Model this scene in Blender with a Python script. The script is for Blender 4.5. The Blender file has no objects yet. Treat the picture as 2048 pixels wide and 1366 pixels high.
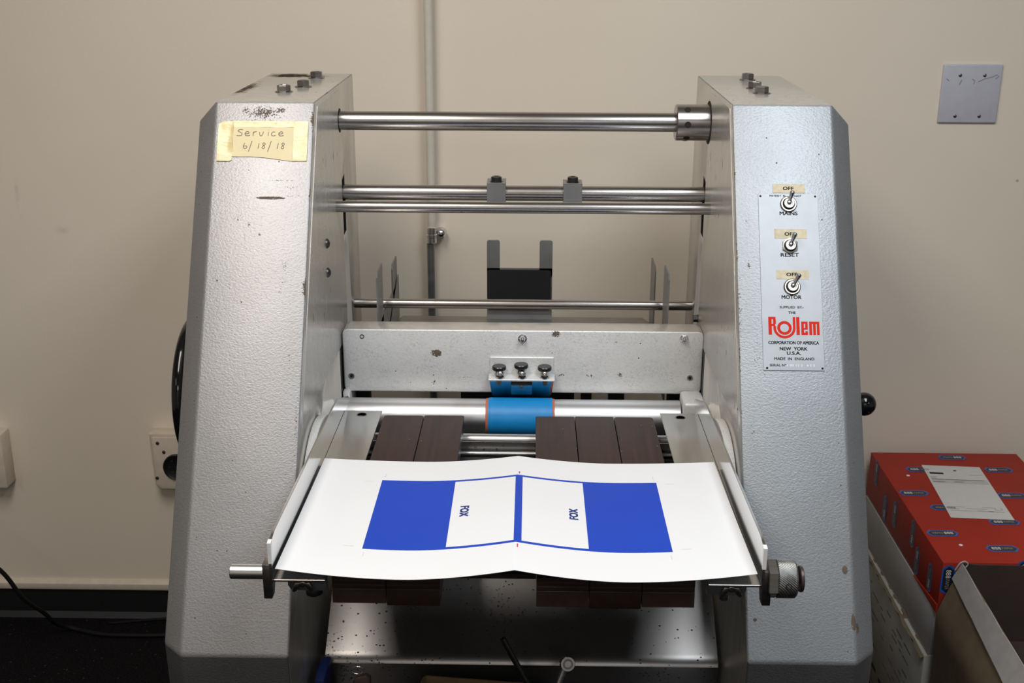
import bpy, bmesh, math, random
from mathutils import Vector, Matrix
random.seed(7)
S = bpy.context.scene
COL = S.collection
PI = math.pi
R = math.radians

# ------------------------------------------------------------------ camera
cam_data = bpy.data.cameras.new('camera')
cam = bpy.data.objects.new('camera', cam_data)
COL.objects.link(cam)
cam_data.sensor_width = 36.0
cam_data.lens = 2398.13 * 36.0 / 2048.0
cam_data.clip_start = 0.02
_p, _y, _r = 0.3252, -0.0156, 0.0037
fw = Vector((math.sin(_y) * math.cos(_p), math.cos(_y) * math.cos(_p), -math.sin(_p)))
r0 = Vector((math.cos(_y), -math.sin(_y), 0))
u0 = r0.cross(fw)
rt = r0 * math.cos(_r) + u0 * math.sin(_r)
up = u0 * math.cos(_r) - r0 * math.sin(_r)
cam.matrix_world = Matrix(((rt.x, up.x, -fw.x, .0128), (rt.y, up.y, -fw.y, 0.0), (rt.z, up.z, -fw.z, 1.502), (0, 0, 0, 1)))
cam_data.dof.use_dof = True
cam_data.dof.focus_distance = 1.7
cam_data.dof.aperture_fstop = 18.0
S.camera = cam

# ------------------------------------------------------------------ world, lights, exposure
S.view_settings.view_transform = 'Standard'
S.view_settings.look = 'None'
S.view_settings.gamma = 1.0
S.view_settings.exposure = 0.0
S.view_settings.use_curve_mapping = False
w = bpy.data.worlds.new('world')
S.world = w
w.use_nodes = True
w.node_tree.nodes['Background'].inputs[0].default_value = (.9, .93, 1, 1)
w.node_tree.nodes['Background'].inputs[1].default_value = 0.12


def area(name, loc, sx, sy, power, color, rot=(0, 0, 0)):
    d = bpy.data.lights.new(name, 'AREA')
    d.shape = 'RECTANGLE'
    d.size = sx
    d.size_y = sy
    d.energy = power
    d.color = color
    o = bpy.data.objects.new(name, d)
    o.location = loc
    o.rotation_euler = rot
    COL.objects.link(o)
    return o


LAMPS = [(-.55, .80, 24, (1, .94, .87)), (.62, .80, 22.5, (.89, .95, 1.0)), (-2.2, -1.0, 9, (1, .95, .89)), (2.2, -1.0, 8, (.93, .96, 1.0)), (-.5, -2.4, 9, (1, .95, .9)), (.5, -2.4, 9, (.95, .97, 1.0))]  # middle and rear rows are unseen fill lights added to brighten the wall
for i, (lx, ly, pw, lc) in enumerate(LAMPS):
    area('ceiling_and_fill_light', (lx, ly, 2.362), .56, 1.16, pw, lc)

# ------------------------------------------------------------------ material helpers


class NT:
    def __init__(self, name):
        self.m = bpy.data.materials.new(name)
        self.m.use_nodes = True
        self.n = self.m.node_tree.nodes
        self.l = self.m.node_tree.links
        self.b = self.n['Principled BSDF']
        self.tc = None

    def node(self, t, **kw):
        x = self.n.new(t)
        for k, v in kw.items():
            setattr(x, k, v)
        return x

    def coord(self):
        if not self.tc:
            self.tc = self.node('ShaderNodeTexCoord').outputs['Object']
        return self.tc

    def mapped(self, sc):
        m = self.node('ShaderNodeMapping')
        m.inputs['Scale'].default_value = sc
        self.l.new(self.coord(), m.inputs['Vector'])
        return m.outputs[0]

    def noise(self, scale, detail=3, rough=.5, vec=None):
        x = self.node('ShaderNodeTexNoise')
        x.inputs['Scale'].default_value = scale
        x.inputs['Detail'].default_value = detail
        x.inputs['Roughness'].default_value = rough
        self.l.new(vec if vec else self.coord(), x.inputs['Vector'])
        return x.outputs['Fac']

    def math(self, op, a, b=None, c=None, clamp=False):
        x = self.node('ShaderNodeMath', operation=op)
        x.use_clamp = clamp
        for i, v in enumerate((a, b, c)):
            if v is None:
                continue
            if isinstance(v, (int, float)):
                x.inputs[i].default_value = v
            else:
                self.l.new(v, x.inputs[i])
        return x.outputs[0]

    def ramp(self, fac, a, b, interp='LINEAR'):
        x = self.node('ShaderNodeMapRange')
        x.interpolation_type = interp
        x.inputs['From Min'].default_value = a
        x.inputs['From Max'].default_value = b
        self.l.new(fac, x.inputs['Value'])
        return x.outputs[0]

    def mix(self, fac, a, b):
        x = self.node('ShaderNodeMix', data_type='RGBA')
        ins = [i for i in x.inputs if i.enabled]
        fi = x.inputs[0]
        ai, bi = x.inputs[6], x.inputs[7]
        if isinstance(fac, (int, float)):
            fi.default_value = fac
        else:
            self.l.new(fac, fi)
        for i, v in ((ai, a), (bi, b)):
            if isinstance(v, tuple):
                i.default_value = (*v[:3], 1)
            else:
                self.l.new(v, i)
        return x.outputs[2]

    def set(self, key, v):
        i = self.b.inputs[key]
        if isinstance(v, tuple):
            i.default_value = (*v[:3], 1)
        elif isinstance(v, (int, float)):
            i.default_value = v
        else:
            self.l.new(v, i)

    def bump(self, h, dist=.001, strength=1.0):
        x = self.node('ShaderNodeBump')
        x.inputs['Distance'].default_value = dist
        x.inputs['Strength'].default_value = strength
        self.l.new(h, x.inputs['Height'])
        self.l.new(x.outputs[0], self.b.inputs['Normal'])

    def ellipsoid(self, c, r):
        """1 at the centre of an ellipsoidal patch, 0 at its rim, negative outside"""
        s = self.node('ShaderNodeVectorMath', operation='SUBTRACT')
        self.l.new(self.coord(), s.inputs[0])
        s.inputs[1].default_value = c
        d = self.node('ShaderNodeVectorMath', operation='DIVIDE')
        self.l.new(s.outputs[0], d.inputs[0])
        d.inputs[1].default_value = r
        ln = self.node('ShaderNodeVectorMath', operation='LENGTH')
        self.l.new(d.outputs[0], ln.inputs[0])
        return self.math('SUBTRACT', 1.0, ln.outputs['Value'])

    def specks(self, scale, size, keep, vec=None):
        v = self.node('ShaderNodeTexVoronoi')
        v.inputs['Scale'].default_value = scale
        self.l.new(vec if vec else self.coord(), v.inputs['Vector'])
        a = self.math('LESS_THAN', v.outputs['Distance'], size)
        sp = self.node('ShaderNodeSeparateColor')
        self.l.new(v.outputs['Color'], sp.inputs[0])
        k = self.math('LESS_THAN', sp.outputs[0], keep)
        return self.math('MULTIPLY', a, k)

    def patches(self, plist, noise):
        """wear patches: ellipsoids with ragged rims"""
        out = None
        for c, r, bias in plist:
            e = self.ellipsoid(c, r)
            e = self.math('MULTIPLY', e, bias, clamp=False)
            e = self.math('MINIMUM', e, 1.0)
            s = self.math('ADD', e, noise)
            s = self.math('GREATER_THAN', s, .62)
            ins = self.math('GREATER_THAN', e, -.25)
            s = self.math('MULTIPLY', s, ins)
            out = s if out is None else self.math('MAXIMUM', out, s)
        return out


def plain(name, col, rough=.5, metal=0.0, grain=.06, gscale=60, bump=0.0, bscale=200, coat=0.0, bdist=.0005, spec=.5):
    t = NT(name)
    t.set('Specular IOR Level', spec)
    n = t.noise(gscale, 4)
    dark = tuple(c * (1 - grain) for c in col)
    lite = tuple(min(1, c * (1 + grain)) for c in col)
    t.set('Base Color', t.mix(t.ramp(n, .35, .65), dark, lite))
    t.set('Roughness', t.math('ADD', t.math('MULTIPLY', n, .08), rough - .04))
    t.set('Metallic', metal)
    if coat:
        t.set('Coat Weight', coat)
        t.set('Coat Roughness', .08)
    if bump:
        t.bump(t.noise(bscale, 3), bdist, bump)
    return t.m


# machine coordinates for materials: object space origin is the machine's base (0, 1.74, 0)
def mc(x, y, z):
    return (x, y - 1.74, z)


def on_front(x, s):
    return mc(x, 1.3539 + s * .5033, .607 + s * .8641)


def hammered(name, col, plist, metal=.68, rough=.48, edge=True, bstr=.36, hair=False):
    t = NT(name)
    m = t.mapped((1, 1, 1.5))
    n1 = t.noise(300, 2, .55, m)
    n2 = t.noise(650, 2, .5, m)
    h = t.math('ADD', n1, t.math('MULTIPLY', n2, .35))
    big = t.noise(9, 3)
    base = t.mix(t.ramp(big, .3, .7), tuple(c * .93 for c in col), tuple(c * 1.05 for c in col))
    base = t.mix(t.math('MULTIPLY', t.ramp(n1, .5, .28), .25), base, tuple(c * .55 for c in col))
    rag = t.noise(420, 3, .7)
    rag = t.math('MULTIPLY', t.math('SUBTRACT', rag, .5), 2.6)
    wear = t.patches(plist, rag) if plist else None
    sp = t.specks(42, .055, .22)
    sp = t.math('MAXIMUM', sp, t.specks(95, .10, .05))
    wear = sp if wear is None else t.math('MAXIMUM', wear, sp)
    if edge:
        sx = t.node('ShaderNodeSeparateXYZ')
        t.l.new(t.coord(), sx.inputs[0])
        ax = t.math('ABSOLUTE', sx.outputs[0])
        d = t.math('SUBTRACT', ax, .3)
        e = t.math('SUBTRACT', 1.0, t.math('DIVIDE', d, .006))
        cl = t.math('SUBTRACT', t.noise(14, 2), .5)
        en = t.math('ADD', t.math('MULTIPLY', e, .55), t.math('ADD', t.math('MULTIPLY', cl, 3.0), t.math('MULTIPLY', rag, .55)))
        wear = t.math('MAXIMUM', wear, t.math('GREATER_THAN', en, .86))
    brown = t.mix(t.noise(90, 3), (.05, .035, .025), (.16, .12, .09))
    if hair:
        hl = t.math('LESS_THAN', t.math('ABSOLUTE', t.math('SUBTRACT', t.noise(150, 2, .6), .5)), .012)
        hl = t.math('MULTIPLY', hl, t.ramp(t.noise(30, 2), .42, .62))
        base = t.mix(t.math('MULTIPLY', hl, .38), base, (.14, .13, .12))
    t.set('Base Color', t.mix(wear, base, brown))
    t.set('Metallic', t.math('MULTIPLY', t.math('SUBTRACT', 1.0, wear), metal))
    t.set('Roughness', t.math('ADD', rough, t.math('MULTIPLY', wear, .3)))
    t.bump(t.math('SUBTRACT', h, t.math('MULTIPLY', wear, .4)), .0011, bstr)
    return t.m


def smooth_paint(name, col, plist, metal=.55, rough=.2):
    t = NT(name)
    st = t.noise(1, 3, .6, t.mapped((60, 60, 3)))
    n = t.noise(40, 3)
    base = t.mix(t.ramp(st, .3, .7), tuple(c * .92 for c in col), tuple(c * 1.06 for c in col))
    # thin scratches running mostly up and down
    scr = t.noise(1, 2, .6, t.mapped((170, 170, 26)))
    gate = t.math('GREATER_THAN', t.noise(7, 2), .52)
    sc = t.math('MULTIPLY', t.math('GREATER_THAN', scr, .705), gate)
    rag = t.math('MULTIPLY', t.math('SUBTRACT', t.noise(1, 4, .7, t.mapped((60, 340, 340))), .5), 2.6)
    wear = sc
    if plist:
        wear = t.math('MAXIMUM', wear, t.patches(plist, rag))
    t.set('Base Color', t.mix(wear, base, (.07, .05, .038)))
    t.set('Metallic', t.math('MULTIPLY', t.math('SUBTRACT', 1.0, wear), metal))
    t.set('Roughness', t.math('ADD', t.math('ADD', t.math('MULTIPLY', n, .08), rough), t.math('MULTIPLY', wear, .55)))
    t.set('Specular IOR Level', t.math('MULTIPLY', t.math('SUBTRACT', 1.0, wear), .5))
    t.bump(t.noise(28, 2), .0006, .25)
    return t.m


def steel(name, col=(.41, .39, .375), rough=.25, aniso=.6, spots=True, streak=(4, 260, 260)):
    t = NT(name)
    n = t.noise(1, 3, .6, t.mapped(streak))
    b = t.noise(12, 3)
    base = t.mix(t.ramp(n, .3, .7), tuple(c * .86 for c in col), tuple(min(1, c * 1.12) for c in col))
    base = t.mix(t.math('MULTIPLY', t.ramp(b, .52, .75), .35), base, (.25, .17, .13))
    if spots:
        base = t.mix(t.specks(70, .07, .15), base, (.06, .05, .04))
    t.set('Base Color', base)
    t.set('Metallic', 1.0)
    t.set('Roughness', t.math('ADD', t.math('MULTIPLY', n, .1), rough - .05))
    return t.m


MAT = {}
left_patches = [(on_front(-.373, .757), (.044, .02, .018), .85), (on_front(-.375, .746), (.05, .014, .016), .48), (on_front(-.350, .761), (.016, .012, .010), .9), (on_front(-.398, .760), (.012, .012, .010), .8), (on_front(-.40, .67), (.06, .01, .0012), .42), (on_front(-.345, .655), (.04, .01, .0016), .5), (on_front(-.318, .40), (.012, .05, .06), .38), (on_front(-.305, .30), (.006, .07, .09), .5),
                (on_front(-.3562, .6288), (.027, .004, .0024), 3.0), (on_front(-.33, .53), (.012, .02, .03), .42),
                (on_front(-.335, .50), (.006, .02, .035), .45), (on_front(-.33, .645), (.02, .01, .004), .62),
                (on_front(-.325, .632), (.016, .01, .003), .62), (on_front(-.40, .60), (.01, .02, .01), .5),
                (on_front(-.385, .59), (.006, .01, .006), .7), (on_front(-.37, .575), (.005, .01, .006), .7)]
right_patches = [(on_front(.4325, .1194), (.005, .005, .008), 3.0), (on_front(.441, .052), (.004, .01, .016), 3.0),
                 (on_front(.3118, .0535), (.003, .003, .003), 3.0), (on_front(.3175, .536), (.004, .01, .012), .8),
                 (on_front(.447, .045), (.004, .01, .012), 2.0), (on_front(.303, .47), (.007, .10, .13), .5), (on_front(.325, .40), (.02, .05, .05), .36), (on_front(.318, .30), (.012, .04, .04), .4), (on_front(.315, .60), (.004, .01, .012), .5)]
MAT['paint_left'] = hammered('hammered_silver_paint_left', (.345, .338, .34), left_patches)
MAT['paint_right'] = hammered('hammered_silver_paint_right', (.315, .33, .345), right_patches)
beam_patches = [(mc(-.1416, 1.872, .8485), (.0125, .01, .009), 2.4), (mc(-.1466, 1.872, .797), (.006, .01, .008), .9),
                (mc(.0559, 1.872, .8834), (.010, .01, .008), 2.2), (mc(.1633, 1.872, .813), (.008, .01, .006), 1.3),
                (mc(.112, 1.872, .811), (.012, .01, .005), 1.0), (mc(-.09, 1.872, .806), (.035, .01, .002), .7),
                (mc(.066, 1.872, .812), (.012, .01, .006), .9), (mc(.155, 1.872, .87), (.006, .01, .004), .8)]
MAT['beam_paint'] = hammered('speckled_silver_paint', (.78, .785, .78), beam_patches, edge=False, bstr=.3, rough=.45, metal=.3, hair=True)
MAT['plinth_shade_paint'] = hammered('plinth_shade_paint', (.26, .26, .265), [], edge=False, metal=.88)  # column paint darkened, the shade below the knee put into its colour
top_patches = [(mc(-.40, 2.085, 1.276), (.055, .045, .03), 1.5), (mc(-.435, 1.90, 1.276), (.022, .15, .03), 1.0),
               (mc(-.365, 2.075, 1.276), (.06, .03, .03), 1.0), (mc(-.345, 1.80, 1.276), (.02, .008, .02), .6)]
MAT['smooth'] = smooth_paint('smooth_silver_paint', (.60, .575, .54), top_patches)
MAT['side_plate'] = smooth_paint('side_plate_metal', (.60, .58, .55), [])
MAT['steel'] = steel('turned_steel')
MAT['steel_bright'] = steel('bright_steel', (.62, .62, .62), .3, spots=False)
MAT['roller'] = steel('ground_roller_steel', (.70, .70, .71), .40, spots=False, streak=(2, 2, 2))
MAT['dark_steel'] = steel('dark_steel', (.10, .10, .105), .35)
MAT['bolt'] = steel('bolt_steel', (.30, .28, .27), .32)
MAT['chrome'] = steel('chromed_steel', (.75, .75, .76), .14, spots=False)
MAT['nickel'] = steel('tarnished_nickel', (.36, .34, .31), .3, spots=False)
MAT['mirror'] = steel('polished_dark_steel', (.42, .43, .45), .10, spots=False)
MAT['black'] = plain('black_plastic', (.012, .012, .013), .28)
MAT['gloss_black'] = plain('glossy_black_ball', (.006, .006, .007), .1)
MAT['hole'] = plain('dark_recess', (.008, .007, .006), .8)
MAT['rubber'] = plain('black_tape', (.010, .010, .013), .55)
MAT['blue_sleeve'] = plain('blue_sleeve', (.008, .23, .56), .38, grain=.04, coat=.15)
MAT['orange_band'] = plain('orange_band', (.45, .12, .06), .5)
MAT['stop_plate'] = plain('zinc_plate', (.25, .25, .25), .42, metal=.55, grain=.1, gscale=18)
MAT['cover_white'] = plain('white_cover_plastic', (.50, .50, .56), .35, grain=.03)
MAT['cream'] = plain('cream_enamel', (.66, .58, .48), .42, grain=.04)
MAT['cream_pipe'] = plain('cream_pipe_paint', (.62, .59, .51), .35, grain=.03)
MAT['conduit'] = plain('galvanised_conduit', (.20, .21, .22), .4, metal=.7, grain=.18, gscale=40)
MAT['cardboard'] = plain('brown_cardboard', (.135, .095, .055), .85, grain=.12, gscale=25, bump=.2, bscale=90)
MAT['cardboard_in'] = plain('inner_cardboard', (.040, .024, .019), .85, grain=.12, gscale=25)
MAT['carton_white'] = plain('white_board', (.40, .375, .36), .7, grain=.05, gscale=12)
MAT['carton_grey'] = plain('greyish_printed_board', (.36, .335, .30), .75, grain=.08, gscale=14)
MAT['red_board'] = plain('red_glossy_board', (.37, .032, .018), .5, grain=.06, gscale=9, spec=.10)
MAT['badge_blue'] = plain('badge_blue', (.02, .11, .42), .4, grain=.02)
MAT['badge_dark'] = plain('badge_dark', (.018, .02, .035), .4, grain=.02)
MAT['badge_white'] = plain('badge_white', (.85, .80, .74), .4, grain=.02)
MAT['badge_grey'] = plain('badge_grey', (.34, .30, .26), .4, grain=.02)
MAT['paper'] = plain('white_paper', (.755, .755, .768), .42, grain=.008, gscale=6)
MAT['letter_paper'] = plain('letter_paper', (.66, .64, .61), .6, grain=.02)
MAT['ink_blue'] = plain('blue_ink', (.008, .052, .44), .38, spec=.22, grain=.03, gscale=8)
MAT['ink_navy'] = plain('navy_ink', (.012, .03, .20), .4)
MAT['ink_black'] = plain('black_ink', (.012, .012, .015), .6, spec=.15)
MAT['ink_red'] = plain('red_ink', (.60, .022, .010), .6, spec=.12, grain=.03)
MAT['ink_grey'] = plain('grey_ink', (.42, .41, .40), .6)
MAT['pen'] = plain('pen_ink', (.14, .11, .09), .6)
MAT['note_paper'] = plain('yellowed_paper', (.68, .58, .34), .5, grain=.04, gscale=30)
MAT['masking'] = plain('masking_tape', (.56, .49, .34), .6, grain=.12, gscale=120, bump=.3, bscale=260)
MAT['alu_plate'] = plain('aluminium_name_plate', (.37, .385, .405), .48, metal=.5, grain=.07, gscale=26)
MAT['blue_plastic'] = plain('dark_blue_plastic', (.006, .020, .12), .5)
MAT['carton_ink'] = plain('dark_print', (.04, .035, .03), .7)


def mat_tape():
    t = NT('clear_yellow_tape')
    n = t.noise(1, 3, .6, t.mapped((35, 160, 50)))
    t.set('Base Color', t.mix(t.ramp(n, .3, .7), (.60, .48, .20), (.72, .62, .33)))
    t.set('Roughness', .30)
    t.set('Coat Weight', .25)
    t.set('Coat Roughness', .12)
    t.bump(n, .002, .5)
    return t.m


MAT['tape'] = mat_tape()


def mat_polished():
    t = NT('polished_aluminium_angle')
    n = t.noise(1, 2, .5, t.mapped((70, 3, 70)))
    t.set('Base Color', t.mix(n, (.60, .61, .61), (.70, .70, .70)))
    t.set('Metallic', 1.0)
    t.set('Roughness', t.math('ADD', t.math('MULTIPLY', n, .08), .13))
    return t.m


MAT['polished'] = mat_polished()


def mat_wood():
    t = NT('dark_laminated_wood')
    g = t.noise(1, 4, .65, t.mapped((130, 5, 130)))
    base = t.mix(t.ramp(g, .3, .72), (.016, .0075, .0065), (.046, .022, .019))
    chips = t.math('MAXIMUM', t.specks(55, .07, .14), t.specks(110, .12, .04))
    t.set('Base Color', t.mix(chips, base, (.30, .17, .10)))
    t.set('Roughness', t.math('ADD', t.math('MULTIPLY', g, .15), .26))
    t.set('Specular IOR Level', .18)
    t.bump(g, .0004, .5)
    return t.m


MAT['wood'] = mat_wood()
MAT['wood_end'] = plain('shaded_wood_end', (.018, .008, .005), .5, grain=.2, gscale=80)  # front ends darkened; the shade beneath the tray is in this colour


def mat_apron():
    t = NT('scuffed_gunmetal_apron')
    n = t.noise(6, 3)
    base = t.mix(n, (.17, .16, .155), (.27, .255, .245))
    v = t.specks(190, .30, .10, t.mapped((1, 1, 1.6)))
    v2 = t.math('GREATER_THAN', t.math('ADD', t.noise(210, 3, .75), t.math('MULTIPLY', t.noise(11, 2), .55)), .955)
    v3 = t.specks(110, .10, .12, t.mapped((1, 1.7, 1)))
    v = t.math('MAXIMUM', v, v3)
    s = t.math('MAXIMUM', v, v2)
    t.set('Base Color', t.mix(s, base, (.012, .011, .010)))
    t.set('Metallic', t.math('MULTIPLY', t.math('SUBTRACT', 1.0, s), .85))
    t.set('Roughness', t.math('ADD', .27, t.math('MULTIPLY', s, .4)))
    return t.m


MAT['apron'] = mat_apron()


def mat_knurl():
    t = NT('knurled_steel')
    wv = t.node('ShaderNodeTexWave')
    wv.bands_direction = 'DIAGONAL'
    wv.inputs['Scale'].default_value = 190
    t.l.new(t.coord(), wv.inputs['Vector'])
    n = t.noise(60, 3)
    t.set('Base Color', t.mix(t.ramp(n, .35, .7), (.20, .20, .20), (.44, .44, .42)))
    t.set('Metallic', .9)
    t.set('Roughness', .34)
    t.bump(wv.outputs['Fac'], .0005, .8)
    return t.m


MAT['knurl'] = mat_knurl()


def mat_wall():
    t = NT('beige_wall_paint')
    n = t.noise(2.2, 4)
    f = t.noise(320, 2)
    base = t.mix(t.ramp(n, .3, .7), (.790, .700, .580), (.820, .730, .610))
    plist = [((-.966, 2.43, .921), (.02, .02, .012), .5), ((-1.05, 2.43, .985), (.006, .02, .05), .55)]
    sm = None
    for c, r, b in plist:
        e = t.math('MULTIPLY', t.ellipsoid(c, r), .35, clamp=True)
        e = t.math('MULTIPLY', e, t.ramp(t.noise(60, 3), .35, .7))
        sm = e if sm is None else t.math('MAXIMUM', sm, e)
    sp = t.math('MULTIPLY', t.specks(6, .018, .35), .55)
    sm = t.math('MAXIMUM', sm, sp)
    t.set('Base Color', t.mix(sm, base, (.22, .17, .13)))
    t.set('Roughness', .62)
    t.bump(f, .0006, .25)
    return t.m


MAT['wall'] = mat_wall()


def mat_carpet():
    t = NT('black_carpet')
    n = t.noise(260, 3, .7)
    b = t.noise(24, 3)
    base = t.mix(t.ramp(n, .42, .68), (.003, .0027, .003), (.018, .016, .0175))
    base = t.mix(t.specks(150, .25, .05), base, (.12, .07, .05))
    t.set('Base Color', t.mix(t.math('MULTIPLY', b, .4), base, (.008, .008, .01)))
    t.set('Roughness', .95)
    t.set('Specular IOR Level', .08)
    t.bump(n, .004, .9)
    return t.m


MAT['carpet'] = mat_carpet()
MAT['cove'] = plain('black_cove_base', (.006, .006, .007), .55)
MAT['ceiling'] = plain('ceiling_white', (.84, .83, .80), .9, grain=.03)
MAT['room_wall'] = plain('beige_room_wall', (.60, .57, .53), .8, grain=.03, gscale=3)

# ------------------------------------------------------------------ mesh helpers


def box(bm, x0, x1, y0, y1, z0, z1, M=None):
    vs = [bm.verts.new((x, y, z)) for x in (x0, x1) for y in (y0, y1) for z in (z0, z1)]
    for f in ((0, 1, 3, 2), (4, 6, 7, 5), (0, 4, 5, 1), (2, 3, 7, 6), (0, 2, 6, 4), (1, 5, 7, 3)):
        bm.faces.new([vs[i] for i in f])
    if M:
        for v in vs:
            v.co = M @ v.co
    return vs


def basis(d):
    d = d.normalized()
    a = Vector((0, 0, 1)) if abs(d.z) < .9 else Vector((1, 0, 0))
    u = d.cross(a).normalized()
    return u, d.cross(u).normalized(), d


def lathe(bm, p0, axis, prof, seg=28, phase=0.0):
    """prof: list of (distance along axis, radius)"""
    u, v, d = basis(Vector(axis))
    p0 = Vector(p0)
    rings = []
    for (t, r) in prof:
        if r < 1e-6:
            rings.append([bm.verts.new(p0 + d * t)])
        else:
            rings.append([bm.verts.new(p0 + d * t + u * (r * math.cos(2 * PI * i / seg + phase)) + v * (r * math.sin(2 * PI * i / seg + phase))) for i in range(seg)])
    for a, b in zip(rings[:-1], rings[1:]):
        for i in range(seg):
            j = (i + 1) % seg
            if len(a) == 1 and len(b) > 1:
                bm.faces.new((a[0], b[j], b[i]))
            elif len(b) == 1 and len(a) > 1:
                bm.faces.new((a[i], a[j], b[0]))
            elif len(a) > 1:
                bm.faces.new((a[i], a[j], b[j], b[i]))
    for k, rg in ((0, rings[0]), (-1, rings[-1])):
        if len(rg) > 1:
            bm.faces.new(rg if k == -1 else rg[::-1])


def cyl(bm, p0, p1, r, seg=28, ch=0.0, phase=0.0):
    p0, p1 = Vector(p0), Vector(p1)
    L = (p1 - p0).length
    if ch:
        prof = [(0, r - ch), (ch, r), (L - ch, r), (L, r - ch)]
    else:
        prof = [(0, r), (L, r)]
    lathe(bm, p0, p1 - p0, prof, seg, phase)


def prism(bm, pts, axis, lo, hi):
    """extrude a 2-D polygon along an axis; pts in the other two axes in order"""
    def mk(p, t):
        if axis == 'X':
            return (t, p[0], p[1])
        if axis == 'Y':
            return (p[0], t, p[1])
        return (p[0], p[1], t)
    a = [bm.verts.new(mk(p, lo)) for p in pts]
    b = [bm.verts.new(mk(p, hi)) for p in pts]
    bm.faces.new(a)
    bm.faces.new(b[::-1])
    n = len(pts)
    for i in range(n):
        j = (i + 1) % n
        bm.faces.new((a[i], b[i], b[j], a[j]))


def rrect(x0, x1, z0, z1, r, n=5):
    out = []
    for cx, cz, a0 in ((x1 - r, z1 - r, 0), (x0 + r, z1 - r, 90), (x0 + r, z0 + r, 180), (x1 - r, z0 + r, 270)):
        for i in range(n + 1):
            a = R(a0 + 90 * i / n)
            out.append((cx + r * math.cos(a), cz + r * math.sin(a)))
    return out


def tube(bm, pts, r, seg=10):
    pts = [Vector(p) for p in pts]
    rings = []
    pu = None
    for i, p in enumerate(pts):
        d = (pts[min(i + 1, len(pts) - 1)] - pts[max(i - 1, 0)]).normalized()
        if pu is None:
            pu, pv, _ = basis(d)
        else:
            pu = (pu - d * pu.dot(d)).normalized()
            pv = d.cross(pu)
        rings.append([bm.verts.new(p + pu * r * math.cos(2 * PI * k / seg) + pv * r * math.sin(2 * PI * k / seg)) for k in range(seg)])
    for a, b in zip(rings[:-1], rings[1:]):
        for k in range(seg):
            j = (k + 1) % seg
            bm.faces.new((a[k], a[j], b[j], b[k]))
    bm.faces.new(rings[0][::-1])
    bm.faces.new(rings[-1])


def spline(pts, n=10):
    """Catmull-Rom through points"""
    P = [Vector(p) for p in pts]
    P = [2 * P[0] - P[1]] + P + [2 * P[-1] - P[-2]]
    out = []
    for i in range(1, len(P) - 2):
        for k in range(n):
            t = k / n
            a, b, c, d = P[i - 1], P[i], P[i + 1], P[i + 2]
            out.append(.5 * ((2 * b) + (c - a) * t + (2 * a - 5 * b + 4 * c - d) * t * t + (3 * b - a - 3 * c + d) * t ** 3))
    out.append(P[-2])
    return out


def wloc(o):
    v = Vector((0, 0, 0))
    while o:
        v += o.location
        o = o.parent
    return v


def part(name, bm, mat, parent=None, label=None, bevel=0.0, seg=2, angle=35, flat=False, origin=None, kind=None):
    """bm is in world coordinates; links ONE mesh object whose origin is its parent's (or origin for a top-level mesh)"""
    bmesh.ops.recalc_face_normals(bm, faces=bm.faces)
    if bevel:
        bm.normal_update()
        es = [e for e in bm.edges if len(e.link_faces) == 2 and e.calc_face_angle(0) > R(25)]
        bmesh.ops.bevel(bm, geom=es, offset=bevel, segments=seg, profile=.5, affect='EDGES', clamp_overlap=True)
    off = wloc(parent) if parent else Vector(origin if origin else (0, 0, 0))
    for v in bm.verts:
        v.co -= off
    me = bpy.data.meshes.new(name)
    bm.to_mesh(me)
    bm.free()
    mats = mat if isinstance(mat, (list, tuple)) else [mat]
    for m in mats:
        me.materials.append(m)
    if not flat:
        me.polygons.foreach_set('use_smooth', [True] * len(me.polygons))
        me.set_sharp_from_angle(angle=R(angle))
    o = bpy.data.objects.new(name, me)
    COL.objects.link(o)
    if parent:
        o.parent = parent
    else:
        o.location = off
    if label:
        o['label'] = label
    if kind:
        o['kind'] = kind
    return o


def thing(name, label, cat, loc=(0, 0, 0), group=None):
    o = bpy.data.objects.new(name, None)
    o.empty_display_size = .05
    o.location = loc
    COL.objects.link(o)
    o['label'] = label
    o['category'] = cat
    if group:
        o['group'] = group
    return o


def tag(o, label, cat, group=None):
    o['label'] = label
    o['category'] = cat
    if group:
        o['group'] = group
    return o


def struct(name, bm, mat, bevel=0.0, label=None, cat=None):
    o = part(name, bm, mat, None, bevel=bevel)
    o['kind'] = 'structure'
    return o


def new():
    return bmesh.new()


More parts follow.
